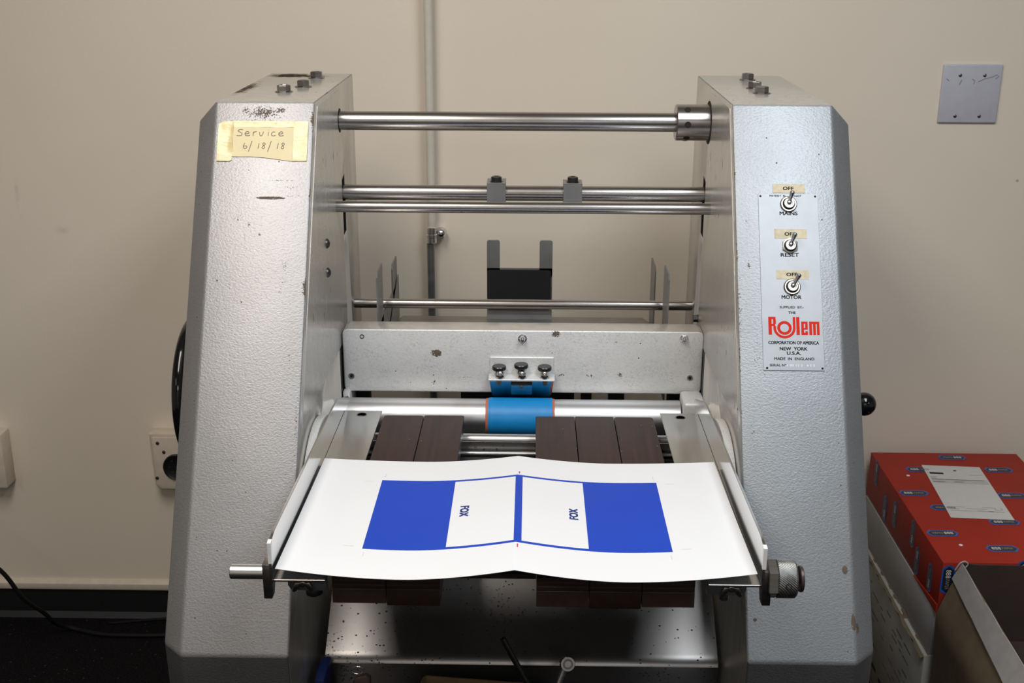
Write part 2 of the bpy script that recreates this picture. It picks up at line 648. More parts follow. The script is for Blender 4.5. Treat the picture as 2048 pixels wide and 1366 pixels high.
def text_bm(bm, s, M, height, width=None, bold=0.0, align='CENTER', spacing=1.0):
    """lay flat lettering into bm; height = cap height, width = overall width; M maps text plane to world"""
    c = bpy.data.curves.new('lettering', 'FONT')
    c.body = s
    c.align_x = 'LEFT'
    c.size = 1.0
    c.space_character = spacing
    c.resolution_u = 3
    o = bpy.data.objects.new('lettering_tmp', c)
    COL.objects.link(o)
    dg = bpy.context.evaluated_depsgraph_get()
    dg.update()
    me = bpy.data.meshes.new_from_object(o.evaluated_get(dg))
    xs = [v.co.x for v in me.vertices]
    ys = [v.co.y for v in me.vertices]
    x0, x1, y0, y1 = min(xs), max(xs), 0.0, max(ys)
    if 'Q' in s or ',' in s:
        pass
    sy = height / (y1 - y0)
    sx = width / (x1 - x0) if width else sy
    n0 = len(bm.verts)
    tmp = bmesh.new()
    tmp.from_mesh(me)
    ox = {'CENTER': (x0 + x1) / 2, 'LEFT': x0, 'RIGHT': x1}[align]
    tmp.free()
    q = height * (.028 + bold) if bold else 0
    for dx, dy in (((-q, -q * .6), (q, -q * .6), (-q, q * .6), (q, q * .6)) if bold else ((0, 0),)):
        tmp = bmesh.new()
        tmp.from_mesh(me)
        for v in tmp.verts:
            v.co = M @ Vector(((v.co.x - ox) * sx + dx, v.co.y * sy + dy, 0))
        me2 = bpy.data.meshes.new('tmp')
        tmp.to_mesh(me2)
        tmp.free()
        bm.from_mesh(me2)
        bpy.data.meshes.remove(me2)
    bpy.data.meshes.remove(me)
    bpy.data.objects.remove(o)
    bpy.data.curves.remove(c)


def frame(origin, ux, uy):
    ux, uy = Vector(ux).normalized(), Vector(uy).normalized()
    n = ux.cross(uy)
    o = Vector(origin)
    return Matrix(((ux.x, uy.x, n.x, o.x), (ux.y, uy.y, n.y, o.y), (ux.z, uy.z, n.z, o.z), (0, 0, 0, 1)))


def ribbon(bm, pts, wdt, M, h=0.0):
    pts = [Vector((p[0], p[1])) for p in pts]
    L, Rr = [], []
    for i, p in enumerate(pts):
        d = (pts[min(i + 1, len(pts) - 1)] - pts[max(i - 1, 0)])
        if d.length < 1e-9:
            d = Vector((1, 0))
        d.normalize()
        n = Vector((-d.y, d.x)) * wdt / 2
        L.append(bm.verts.new(M @ Vector((p.x + n.x, p.y + n.y, h))))
        Rr.append(bm.verts.new(M @ Vector((p.x - n.x, p.y - n.y, h))))
    for i in range(len(pts) - 1):
        bm.faces.new((L[i], Rr[i], Rr[i + 1], L[i + 1]))


def quad(bm, M, x0, x1, y0, y1, h=0.0):
    vs = [bm.verts.new(M @ Vector(c)) for c in ((x0, y0, h), (x1, y0, h), (x1, y1, h), (x0, y1, h))]
    return bm.faces.new(vs)


def slab(bm, M, x0, x1, y0, y1, h0, h1):
    box(bm, x0, x1, y0, y1, h0, h1, M)


# ------------------------------------------------------------------ room
WY = 2.431
bm = new(); box(bm, -3.2, 3.2, -3.2, WY + .12, -.05, 0); struct('floor', bm, MAT['carpet'])
bm = new(); box(bm, -3.2, 3.2, WY, WY + .12, 0, 2.47); struct('wall_back', bm, MAT['wall'])
bm = new(); box(bm, -3.32, -3.2, -3.2, WY + .12, 0, 2.47); struct('wall_left', bm, MAT['room_wall'])
bm = new(); box(bm, 3.2, 3.32, -3.2, WY + .12, 0, 2.47); struct('wall_right', bm, MAT['room_wall'])
bm = new(); box(bm, -3.32, 3.32, -3.32, -3.2, 0, 2.47); struct('wall_front', bm, MAT['room_wall'])
bm = new(); box(bm, -3.32, 3.32, -3.32, WY + .12, 2.47, 2.55); struct('ceiling', bm, MAT['ceiling'])
bm = new(); prism(bm, [(WY, 0), (WY, .073), (WY - .003, .073), (WY - .004, .012), (WY - .014, .0)], 'X', -3.2, 3.2)
struct('baseboard_back', bm, MAT['cove'])
bm = new(); prism(bm, [(WY, .073), (WY, .095), (WY - .004, .095), (WY - .011, .088), (WY - .012, .077), (WY - .010, .073)], 'X', -3.2, 3.2)
struct('trim_1', bm, MAT['cream'])

for i, (lx, ly, pw, lc) in enumerate(LAMPS):
    t = thing('ceiling_and_fill_panel', 'white framed ceiling light panel, %s of the six on the ceiling' % ['over the left column', 'over the right column', 'added unseen fill, middle row left', 'added unseen fill, middle row right', 'added unseen fill, rear row left', 'added unseen fill, rear row right'][i], 'ceiling light', (lx, ly, 2.47))
    bm = new()
    for a, b, c, d in ((-.32, .32, -.62, -.59), (-.32, .32, .59, .62), (-.32, -.29, -.59, .59), (.29, .32, -.59, .59)):
        box(bm, lx + a, lx + b, ly + c, ly + d, 2.37, 2.47)
    part('frame', bm, MAT['ceiling'], t)
    bm = new(); box(bm, lx - .29, lx + .29, ly - .59, ly + .59, 2.38, 2.39)
    part('diffuser', bm, MAT['cover_white'], t)

# ------------------------------------------------------------------ things on the wall
t = thing('wall_cover_plate', 'square white blank cover plate with four screws on the beige wall', 'cover plate', (.882, WY, 1.153))
bm = new(); box(bm, .824, .941, WY - .006, WY, 1.153, 1.2685)
part('plate', bm, MAT['cover_white'], t, bevel=.0045, seg=3)
for sx, sz in ((.858, 1.247), (.906, 1.247), (.857, 1.167), (.905, 1.167)):
    bm = new(); lathe(bm, (sx, WY - .0058, sz), (0, -1, 0), [(0, .0036), (.001, .0034), (.0016, .0018), (.0018, 0)], 14)
    part('screw', bm, MAT['bolt'], t)
bm = new()
M = frame((.882, WY - .0062, 1.21), (1, 0, 0), (0, 0, 1))
for pts in (([(.012, .024), (.025, .03), (.04, .034), (.048, .038), (.052, .035), (.046, .030)]), ([(-.02, .028), (-.022, .022), (-.024, .018)]), ([(.0, .03), (.006, .026), (.004, .02)]), ([(-.05, .03), (-.045, .026)])):
    ribbon(bm, pts, .0016, M)
part('pencil_mark', bm, plain('pencil_smudge', (.24, .23, .25), .7), t, kind='stuff')

t = thing('wall_conduit', 'vertical wall conduit, cream painted above and bare grey below its clamp', 'pipe', (-.191, WY, 0))
PX, PY = -.190, WY - .028
bm = new(); cyl(bm, (PX, PY, .932), (PX, PY, 2.47), .0085, 20); part('painted_tube', bm, MAT['cream_pipe'], t)
bm = new(); cyl(bm, (PX - .003, PY, .10), (PX - .003, PY, .935), .0078, 20); part('bare_tube', bm, MAT['conduit'], t, label='bare galvanised grey length of tube')
bm = new()
cyl(bm, (PX - .001, PY, .905), (PX - .001, PY, .938), .0108, 24, .001)
cyl(bm, (PX - .001, PY, .917), (PX - .001, PY, .924), .0122, 24, .001)
box(bm, PX - .004, PX + .024, PY, WY, .914, .930)
part('clamp', bm, MAT['chrome'], t)
bm = new(); lathe(bm, (PX + .018, WY - .010, .924), (0, -1, 0), [(0, .009), (.006, .0115), (.012, .0105), (.018, .006), (.020, 0)], 20)
part('clamp_screw', bm, MAT['chrome'], t)

t = thing('socket_box', 'cream metal outlet box with round black socket, behind the left column', 'outlet', (-.75, WY, .335))
bm = new()
prism(bm, [(-.815, .47), (-.817, .475), (-.69, .475), (-.69, .340), (-.800, .340), (-.812, .352)], 'Y', 2.395, WY)
part('case', bm, MAT['cream'], t, bevel=.003)
bm = new()
prism(bm, [(-.808, .468), (-.70, .468), (-.70, .345), (-.797, .345), (-.806, .355)], 'Y', 2.391, 2.396)
part('cover', bm, MAT['cream'], t, bevel=.0015)
bm = new(); lathe(bm, (-.757, 2.391, .399), (0, -1, 0), [(0, .031), (.004, .031), (.005, .029), (.003, .026), (.003, 0)], 32)
part('socket', bm, MAT['black'], t)
sock = t.children[-1]
bm = new()
for k in range(7):
    a = k * 2 * PI / 7 + .4
    cx, cz = -.757 + .017 * math.cos(a), .399 + .017 * math.sin(a)
    box(bm, cx - .0022, cx + .0022, 2.3872, 2.3885, cz - .0012, cz + .0012)
box(bm, -.7605, -.7535, 2.3872, 2.3885, .3975, .4005)
part('contact', bm, MAT['bolt'], sock)
for sx, sz in ((-.796, .455), (-.784, .434), (-.804, .372)):
    bm = new(); lathe(bm, (sx, 2.391, sz), (0, -1, 0), [(0, .004), (.0016, .0036), (.0025, 0)], 12); part('screw', bm, MAT['bolt'], t)

bm = new(); box(bm, -1.26, -1.136, 2.385, WY, .345, .472)
tag(part('wall_box', bm, MAT['cream'], None, bevel=.004, origin=(-1.2, WY, .345)), 'cream box on the wall, only its right edge in view', 'electrical box')

# cables on the floor
MAT['cable'] = plain('matt_black_cable', (.006, .006, .0065), .6, spec=.2)
bm = new()
tube(bm, spline([(-1.28, 2.22, .40), (-1.19, 2.235, .30), (-1.113, 2.25, .2187), (-1.0795, 2.265, .142), (-1.055, 2.30, .085), (-1.047, 2.335, .036), (-1.02, 2.358, .010), (-.953, 2.342, .0055), (-.88, 2.338, .0055), (-.805, 2.341, .0055), (-.70, 2.35, .0055), (-.60, 2.345, .0055)], 8), .0048, 10)
tag(part('power_cable', bm, MAT['cable'], None, origin=(-.9, 2.34, 0)), 'thick black cable curving down from the left onto the carpet', 'cable')
bm = new()
tube(bm, spline([(-.955, 2.405, .003), (-.945, 2.392, .0035), (-.89, 2.402, .0035), (-.827, 2.412, .0035), (-.72, 2.412, .0035)], 8), .003, 8)
tag(part('floor_cord', bm, MAT['cable'], None, origin=(-.85, 2.405, 0)), 'thin black cord lying close under the black baseboard', 'cord')

# ------------------------------------------------------------------ the machine
MO = Vector((0, 1.74, 0))
mach = thing('creasing_machine', 'grey paper creasing machine with two sloping columns, rods and delivery tray', 'machine', MO)
FM = frame((0, 1.3539, .607), (1, 0, 0), (0, .5033, .8641))     # plane of the sloping front faces


def column(s, paint):
    bm = new()
    X = lambda x: s * x
    pts = []
    for x in (.3, .4426):
        pts += [(X(x), 1.385, 0), (X(x), 1.3539, .607), (X(x), 1.7436, 1.276)]
    pts += [(X(.3), 2.125, 0), (X(.3), 2.125, 1.276), (X(.4426), 2.125, 1.276), (X(.4426), 2.125, 0)]
    pts += [(X(.4726), 1.415, 0), (X(.4726), 1.384, .607), (X(.4726), 1.756, 1.246), (X(.4726), 2.095, 1.246), (X(.4726), 2.095, 0)]
    for p in pts:
        bm.verts.new(p)
    bmesh.ops.convex_hull(bm, input=bm.verts)
    bmesh.ops.dissolve_limit(bm, angle_limit=R(1), verts=bm.verts, edges=bm.edges)
    bmesh.ops.recalc_face_normals(bm, faces=bm.faces)
    bm.normal_update()
    es = [e for e in bm.edges if len(e.link_faces) == 2 and e.calc_face_angle(0) > R(12)]
    bmesh.ops.bevel(bm, geom=es, offset=.0035, segments=3, profile=.5, affect='EDGES')
    bm.normal_update()
    for f in bm.faces:
        c = f.calc_center_median()
        if f.normal.z > .8 or (f.normal.x * -s > .8):
            f.material_index = 1
        elif c.z < .60:
            f.material_index = 2
    # a real slot cut into the inner face
    o = part('side_column', bm, [paint, MAT['smooth'], MAT['plinth_shade_paint']], mach)
    cb = new()
    prism(cb, [(1.952, 1.119), (1.952, 1.027), (1.985, 1.030), (1.985, 1.127)], 'X', s * .29, s * .33)
    bmesh.ops.recalc_face_normals(cb, faces=cb.faces)
    cm = bpy.data.meshes.new('slot_cut')
    for v in cb.verts:
        v.co -= MO
    cb.to_mesh(cm); cb.free()
    cm.materials.append(MAT['hole'])
    co = bpy.data.objects.new('slot_cut', cm)
    co.parent = mach
    COL.objects.link(co)
    md = o.modifiers.new('slot', 'BOOLEAN')
    md.operation = 'DIFFERENCE'
    md.object = co
    md.solver = 'EXACT'
    md.material_mode = 'TRANSFER'
    dg = bpy.context.evaluated_depsgraph_get(); dg.update()
    me = bpy.data.meshes.new_from_object(o.evaluated_get(dg))
    o.modifiers.clear()
    o.data = me
    bpy.data.objects.remove(co)
    # inner skin plate with its visible rear seam, its front edge following the slope
    bm = new()
    ys = lambda z: 1.3539 + (z - .607) * (.5033 / .8641)
    prism(bm, [(ys(.86) + .02, .86), (1.951, .86), (1.951, 1.268), (ys(1.268) + .02, 1.268)], 'X', s * .3, s * .2990)
    part('inner_plate', bm, MAT['side_plate'], mach)
    return o


colL = column(-1, MAT['paint_left'])
colR = column(1, MAT['paint_right'])


def bolt(parent, x, y, z, r=.0095, rot=0.0, h=.009):
    bm = new()
    lathe(bm, (x, y, z), (0, 0, 1), [(0, r * 1.42), (.0012, r * 1.42), (.0018, r * 1.25)], 24)
    lathe(bm, (x, y, z + .0018), (0, 0, 1), [(0, r * 1.1), (h - .0012, r * 1.1), (h, r * .98), (h, r * .6), (h - .0006, r * .55)], 6, rot)
    part('hex_bolt', bm, MAT['bolt'], parent, angle=25)


for x, y, rt_ in ((-.3671, 1.8574, .5), (-.3491, 1.923, .1), (-.3504, 2.051, .0)):
    bolt(colL, x, y, 1.276, rot=rt_)
for x, y, rt_ in ((.3653, 1.8723, .25), (.3661, 1.937, .6), (.3749, 2.0565, .0)):
    bolt(colR, x, y, 1.276, rot=rt_)

# round-headed screws on the inner faces
for y, z in ((1.781, 1.057), (1.778, 1.012)):
    bm = new(); lathe(bm, (-.299, y, z), (1, 0, 0), [(0, .0078), (.002, .0072), (.0045, .004), (.0052, 0)], 20)
    part('screw', bm, MAT['dark_steel'], colL)
bm = new()
lathe(bm, (.3, 1.955, .887), (-1, 0, 0), [(0, .007), (.002, .007)], 20)
lathe(bm, (.298, 1.955, .887), (-1, 0, 0), [(0, .0062), (.007, .0062)], 6)
part('hex_bolt', bm, MAT['dark_steel'], colR, angle=25)


def rod(name, y, z, r, x0=-.300, x1=.300, mat='steel', label=None, seg=40):
    bm = new(); cyl(bm, (x0, y, z), (x1, y, z), r, seg)
    return part(name, bm, MAT[mat], mach, label=label)


r1 = rod('cross_rod', 1.955, 1.219, .0152, -.30, .25, label='thick topmost steel rod')
bm = new(); lathe(bm, (-.30, 1.955, 1.219), (1, 0, 0), [(0, .0195), (.0012, .0195)], 36); part('washer', bm, MAT['hole'], r1)
bm = new()
lathe(bm, (.245, 1.955, 1.219), (1, 0, 0), [(0, .0165), (0, .0275), (.0014, .029), (.0535, .029), (.055, .0275)], 56)
cx = part('collar', bm, MAT['steel'], mach, label='bored steel collar')
for a in (R(128), R(179), R(230), R(275)):
    d = Vector((0, math.cos(a), -math.sin(a) * -1))
    d = Vector((0, -math.cos(a - PI), math.sin(a)))
    c = Vector((.262, 1.955, 1.219)) + d * .0285
    bm = new(); lathe(bm, c, d, [(0, .0052), (.0008, .0052)], 20)
    part('hole', bm, MAT['hole'], cx)
bm = new(); lathe(bm, (.2985, 1.955, 1.219), (1, 0, 0), [(0, .0345), (.0015, .0345)], 48); part('washer', bm, MAT['hole'], cx)
r2 = rod('cross_rod', 1.966, 1.099, .0127, -.312, .312)
r3 = rod('cross_rod', 1.888, 1.0915, .0092, label='thinner rod in front of the clamp rod')
r4 = rod('cross_rod', 2.05, .881, .0087, mat='steel', label='lowest thin dark rod')

for k, cxx in enumerate((-.0445, .0815)):
    y0 = 1.947
    tt = new()
    box(tt, cxx - .0155, cxx + .0155, y0, y0 + .003, 1.0835, 1.1165)
    if k == 0:
        prism(tt, [(cxx - .0155, y0), (cxx + .0155, y0), (cxx + .0155, y0 + .042), (cxx + .007, y0 + .042), (cxx + .007, y0 + .030), (cxx - .007, y0 + .030), (cxx - .007, y0 + .042), (cxx - .0155, y0 + .042)], 'Z', 1.1165, 1.1195)
    else:
        box(tt, cxx - .0155, cxx + .0155, y0, y0 + .036, 1.1165, 1.1195)
    box(tt, cxx - .0155, cxx - .0125, y0 + .003, y0 + .036, 1.0835, 1.1165)
    box(tt, cxx + .0125, cxx + .0155, y0 + .003, y0 + .036, 1.0835, 1.1165)
    box(tt, cxx - .0155, cxx + .0155, y0 + .001, y0 + .036, 1.0790, 1.0815)
    cl = part('rod_clamp', tt, MAT['stop_plate'], mach, bevel=.0004, seg=1)
    bm = new()
    lathe(bm, (cxx, y0 + .013, 1.1195), (0, 0, 1), [(0, .0105), (.0012, .0105), (.0012, .0088), (.0075, .0088), (.0088, .0074), (.0088, .004), (.0068, .0038)], 24)
    part('cap_screw', bm, MAT['dark_steel'], cl)

# ---- beam across the machine
bm = new()
prism(bm, rrect(-.297, .299, .779, .889, .010), 'Y', 1.875, 1.920)
beam = part('cross_beam', bm, [MAT['beam_paint'], MAT['smooth']], mach, bevel=.0025, seg=3)
for p in beam.data.polygons:
    if p.normal.z > .8:
        p.material_index = 1
for x, z in ((.0008, .8751), (.2665, .8776)):
    bm = new()
    lathe(bm, (x, 1.875, z), (0, -1, 0), [(0, .0072), (.0008, .0072)], 20)
    lathe(bm, (x, 1.8742, z), (0, -1, 0), [(0, .0060), (.0035, .0060), (.004, .0050)], 6)
    lathe(bm, (x, 1.871, z), (0, -1, 0), [(0, .0050), (.003, .0046), (.0055, .003), (.0066, 0)], 18)
    part('dome_nut', bm, MAT['chrome'], beam)
for x, z, r_ in ((-.2643, .8762, .0036), (-.2844, .8065, .005), (.2798, .8084, .005)):
    bm = new(); lathe(bm, (x, 1.876, z), (0, -1, 0), [(0, r_), (.0018, r_), (.0018, r_ * .72), (.0006, r_ * .7), (.0006, 0)], 20)
    sc = part('socket_screw', bm, MAT['dark_steel'], beam)
    sc.data.materials[0] = MAT['hole'] if r_ < .004 else MAT['bolt']
    if r_ > .004:
        bm = new(); lathe(bm, (x, 1.8750, z), (0, -1, 0), [(0, r_ * .66), (.0004, r_ * .66), (.0004, 0)], 6); part('socket', bm, MAT['hole'], beam)
# hangers behind the beam and the castings at its ends
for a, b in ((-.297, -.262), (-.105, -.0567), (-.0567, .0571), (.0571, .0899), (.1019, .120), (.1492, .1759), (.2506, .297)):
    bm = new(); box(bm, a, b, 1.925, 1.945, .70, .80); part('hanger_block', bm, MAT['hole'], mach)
for s in (-1, 1):
    bm = new(); prism(bm, rrect(1.868, 1.955, .62, .888, .004), 'X', s * .2995, s * .2885 if s < 0 else s * .2995 - .0)if False else box(bm, min(s * .2992, s * .300), max(s * .2992, s * .300), 1.86, 1.95, .62, .89)
    part('edge_strip', bm, MAT['dark_steel'], mach)
    bm = new(); box(bm, min(s * .2985, s * .286), max(s * .2985, s * .286), 1.862, 1.95, .66, .783)
    part('bearing_housing', bm, MAT['beam_paint'], mach, bevel=.003)

# ---- centre bracket with thumb screws
br = new()
box(br, -.0525, .0525, 1.8715, 1.875, .8115, .8430)
box(br, -.0545, .0545, 1.8430, 1.8715, .8115, .8145)
brk = part('angle_bracket', br, MAT['beam_paint'], mach, bevel=.0006, seg=1)


def slanted(b, w0, w1, zt_, zb_, yt, yb, th, cx=0.0):
    # plate leaning back towards its lower edge
    v = [b.verts.new(p) for p in ((cx - w0, yt, zt_), (cx + w0, yt, zt_), (cx + w1, yb, zb_), (cx - w1, yb, zb_),
                                  (cx - w0, yt + th, zt_), (cx + w0, yt + th, zt_), (cx + w1, yb + th, zb_), (cx - w1, yb + th, zb_))]
    for f in ((0, 1, 2, 3), (7, 6, 5, 4), (0, 4, 5, 1), (1, 5, 6, 2), (2, 6, 7, 3), (3, 7, 4, 0)):
        b.faces.new([v[i] for i in f])


brd = new(); slanted(brd, .0525, .0490, .8114, .7760, 1.8445, 1.8640, .002)
part('stripper_plate', brd, MAT['mirror'], mach, bevel=.0003, seg=1)
brd = new(); slanted(brd, .0174, .0170, .8075, .7835, 1.8415, 1.8560, .0024)
box(brd, -.0176, .0174, 1.8395, 1.8460, .8060, .8085)
cp = part('clamp_plate', brd, MAT['mirror'], mach)
bm = new(); lathe(bm, (-.0001, 1.8440, .8025), (0, -1, 0), [(0, .0042), (.002, .0042), (.0035, .002)], 6)
part('nut', bm, MAT['bolt'], cp)
for x in (-.0373, .0384):
    bm = new(); lathe(bm, (x, 1.8455, .8085), (0, -1, 0), [(0, .0042), (.003, .0042)], 6); part('nut', bm, MAT['bolt'], brk)
for x, zz, yy in ((-.0373, .8145, 1.8600), (-.0010, .8175, 1.8615), (.0378, .8145, 1.8600)):
    bm = new()
    lathe(bm, (x, yy, zz), (0, 0, 1), [(0, .0055), (.008, .0055), (.0095, .0075), (.0115, .0110), (.0130, .0116), (.0165, .0116), (.0178, .0105), (.0178, 0)], 28)
    part('thumb_knob', bm, MAT['black'], brk)
    xo = x + (.002 if x < .03 else -.0)
    bm = new()
    lathe(bm, (xo, 1.8505, .8145), (0, 0, 1), [(0, .0070), (.001, .0070)], 20)
    lathe(bm, (xo, 1.8505, .8155), (0, 0, 1), [(0, .0066), (.0045, .0066)], 6)
    lathe(bm, (xo, 1.8505, .8200), (0, 0, 1), [(0, .0060), (.004, .0056), (.0065, .0038), (.0078, 0)], 20)
    part('acorn_nut', bm, MAT['chrome'], brk)

# ---- roller, sleeve, lower rods
RZ, RY = .7497, 1.840
bm = new(); cyl(bm, (-.290, RY, RZ), (.2605, RY, RZ), .0300, 72, .0008); rol = part('roller', bm, MAT['roller'], mach)
bm = new(); cyl(bm, (-.0585, RY, RZ), (.0545, RY, RZ), .0308, 72, .0005); part('orange_band', bm, MAT['orange_band'], rol)
bm = new()
for a, b, r_ in ((-.0545, -.0515, .0317), (-.0515, .0508, .0322)):
    cyl(bm, (a, RY, RZ), (b, RY, RZ), r_, 72, .0003)
part('blue_sleeve', bm, MAT['blue_sleeve'], rol)
bm = new(); box(bm, .2630, .2985, 1.810, 1.870, .700, .7885); part('bearing_block', bm, MAT['beam_paint'], mach, bevel=.006, seg=3)
rod('under_rod', 1.735, .7540, .0092, -.2985, .2985, 'steel_bright')
rod('under_rod', 1.690, .7500, .0040, -.2985, .2985, 'steel_bright')
rod('under_rod', 1.672, .7420, .0085, -.2985, .2985, 'dark_steel')
for s in (-1, 1):
    bm = new()
    arc = [(1.600 + .147 * math.cos(R(a)), .690 + .147 * math.sin(R(a))) for a in range(16, 165, 4)]
    prism(bm, arc, 'X', min(s * .2985, s * .2865), max(s * .2985, s * .2865))
    part('side_casting', bm, MAT['beam_paint'], mach, bevel=.0012)

# ---- delivery tray


def zt(y):
    return .797 + (1.76 - y) * .02


for s in (-1, 1):
    xo, xi = s * .2795, s * .2765
    ang = new()
    # upright flange
    prism(ang, [(1.800, zt(1.80) - .004), (1.785, .806), (1.690, .838), (1.640, .8425), (1.225, .8600), (1.205, .8570), (1.198, .8300), (1.198, zt(1.198) - .003)], 'X', min(xo, xi), max(xo, xi))
    # horizontal flange
    x0, x1 = sorted((s * .2765, s * .2175))
    vs = []
    for x in (x0, x1):
        for (y, dz) in ((1.745, -.003), (1.745, 0), (1.202, 0), (1.202, -.003)):
            vs.append(ang.verts.new((x, y, zt(y) + dz)))
    for f in ((0, 1, 2, 3), (7, 6, 5, 4), (0, 4, 5, 1), (1, 5, 6, 2), (2, 6, 7, 3), (3, 7, 4, 0)):
        ang.faces.new([vs[i] for i in f])
    ag = part('side_guide', ang, [MAT['polished'], MAT['bolt']], mach, bevel=.0005, seg=1)
    for p in ag.data.polygons:
        if p.normal.y < -.5:
            p.material_index = 1  # front faces get a darker steel, shade painted in against lamp glare
    bm = new(); lathe(bm, (s * .2475, 1.7265, zt(1.7265) + .0001), (0, 0, 1), [(0, .0085), (.0002, .0085), (.0002, .0072), (-.0, .0068), (-.0, 0)], 28)
    part('screw_hole', bm, MAT['steel'], ag)
    # worn bright front lip of the upright
    bm = new(); prism(bm, [(1.1968, .831), (1.1968, .8570), (1.2045, .8583), (1.1990, .831)], 'X', min(xo, xi) - .0006, max(xo, xi) + .0006)
    part('worn_edge', bm, plain('worn_white_edge', (.80, .79, .78), .4), ag, label='worn bright white front edge')

planks = [(-.2120, -.1505), (-.1495, -.0880), (.0230, .0830), (.0840, .1435), (.1445, .2045)]
for i, (a, b) in enumerate(planks):
    y0, y1 = 1.2130, 1.7265 + (-.0015, 0, .0, .001, 0)[i]
    th = .036 + (0, .003, .002, .004, .001)[i]
    top0, top1 = zt(y0), zt(y1)
    prof = [(y1, top1), (y0, top0)]
    z = top0
    for k, (h, ind) in enumerate(((.0045, .0012), (.0045, .0012), (.0045, .0016))):
        z -= h
        prof += [(y0, z), (y0 + ind, z - .0002), (y0 + ind, z - .0010), (y0, z - .0012)]
        z -= .0012
    prof += [(y0 - .0008 if i % 2 == 0 else y0, top0 - th + .001), (y0 + .002, top0 - th), (y1 - .004, top1 - .020), (y1, top1 - .016)]
    bm = new(); prism(bm, prof, 'X', a, b)
    es = [e for e in bm.edges if abs(e.verts[0].co.x - e.verts[1].co.x) < 1e-6 and min(e.verts[0].co.y, e.verts[1].co.y) > y1 - .0001]
    bmesh.ops.bevel(bm, geom=es, offset=.005 if i in (0, 4) else .0028, segments=3, profile=.5, affect='EDGES')
    pk = part('plank', bm, [MAT['wood'], MAT['wood_end']], mach, bevel=.0005 if i != 4 else .0007, seg=1)
    for p in pk.data.polygons:
        if p.normal.y < -.7:
            p.material_index = 1
bm = new(); box(bm, -.2985, .2985, 1.2500, 1.2620, .764, .7705)
bm.free()
bm = new(); prism(bm, [(1.236, .7930), (1.236, .7990), (1.246, .7990), (1.246, .7930)], 'X', -.0875, .0225)
part('cross_bar', bm, MAT['dark_steel'], mach, bevel=.0005, seg=1)

# front cross rod ends, lugs, knob
fy, fz = 1.2160, .8090
bm = new(); cyl(bm, (-.3285, fy, .8100), (-.2895, fy, .8100), .0085, 36, .0008); part('rod_end', bm, MAT['steel_bright'], mach)
for s, zc in ((-1, .8060), (1, .8045)):
    a, b = sorted((s * .2800, s * .2900))
    bm = new()
    prism(bm, [(fy - .010, zc + .0185), (fy + .013, zc + .0185), (fy + .016, zc - .004), (fy + .004, zc - .0255), (fy - .010, zc - .0255)], 'X', a, b)
    part('lug', bm, MAT['bolt'], mach, bevel=.0012, seg=2)
bm = new()
cyl(bm, (.2850, fy, fz), (.2960, fy, fz), .0225, 6, .0008, .3)
part('hex_collar', bm, MAT['steel'], mach, angle=25)
bm = new(); lathe(bm, (.2960, fy, fz), (1, 0, 0), [(0, .0205), (.0005, .0220), (.0200, .0220), (.0220, .0200), (.0220, 0)], 56)
kc = part('knurled_collar', bm, MAT['knurl'], mach)
bm = new()
d = Vector((0, -.93, .10)).normalized()
lathe(bm, Vector((.3065, fy, fz)) + d * .0214, d, [(0, .0036), (.0010, .0036), (.0010, .0028), (.0003, .0026), (.0003, 0)], 20)
part('grub_screw', bm, MAT['hole'], kc)
bm = new()
lathe(bm, (.3185, fy, fz), (1, 0, 0), [(0, .006), (.0035, .006), (.0035, .0140), (.0042, .0150), (.0070, .0150), (.0078, .0140), (.0078, .006), (.0092, .0045), (.0095, 0)], 40)
part('adjuster_knob', bm, plain('brownish_knob', (.060, .040, .036), .4, metal=.4), mach)
# brackets with wing nuts under the tray
for s in (-1, 1):
    x0, x1 = sorted((s * .2640, s * .2190))
    bm = new()
    prism(bm, [(x0 + (.004 if s < 0 else 0), .7850), (x1 - (.004 if s > 0 else 0), .7850), (x1, .7915), (x1, .8020), (x0, .8020), (x0, .7915)], 'Y', 1.2180, 1.2240)
    b_ = part('wing_bracket', bm, MAT['conduit'], mach, bevel=.0006, seg=1)
    bm = new()
    xc = s * .2460
    lathe(bm, (xc, 1.2180, .7960), (0, -1, 0), [(0, .0050), (.005, .0045), (.006, .003)], 16)
    for q in (-1, 1):
        prism(bm, [(xc + q * .0030, .7985), (xc + q * .0085, .7985), (xc + q * .0128, .7880), (xc + q * .0105, .7855), (xc + q * .0072, .7875), (xc + q * .0035, .7935)], 'Y', 1.2120, 1.2150)
    part('wing_nut', bm, MAT['steel'], b_, bevel=.0008, seg=2)
bm = new(); lathe(bm, (-.2370, 1.2350, .7850), (0, 0, -1), [(0, .008), (.004, .0105), (.012, .0105), (.014, .008), (.014, 0)], 24); part('clamp_knob', bm, MAT['black'], mach)
bm = new(); lathe(bm, (.2400, 1.2250, .7850), (0, 0, -1), [(0, .0055), (.008, .0055), (.0085, .0045)], 20); part('clamp_nut', bm, MAT['bolt'], mach)

bm = new(); box(bm, -.2985, .2985, 1.60, 1.83, .690, .694); part('shade_sheet', bm, MAT['hole'], mach)  # added dark sheet standing in for the shade below the rods

# ---- apron, lower deck
ap = new()
prof = [(1.700, .765), (1.690, .622), (1.680, .612), (1.530, .5020), (1.5215, .4955), (1.5180, .488), (1.5200, .478), (1.524, .44), (1.527, .44), (1.523, .478), (1.5210, .487), (1.524, .4935), (1.532, .4995), (1.683, .609), (1.693, .620), (1.703, .765)]
prism(ap, prof, 'X', -.2850, .2930)
part('apron', ap, MAT['apron'], mach, angle=28)
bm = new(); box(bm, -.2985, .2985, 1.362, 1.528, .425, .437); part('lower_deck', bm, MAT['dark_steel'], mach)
bm = new(); box(bm, -.2985, .2985, 1.600, 1.612, 0, .44); part('back_panel', bm, MAT['dark_steel'], mach)

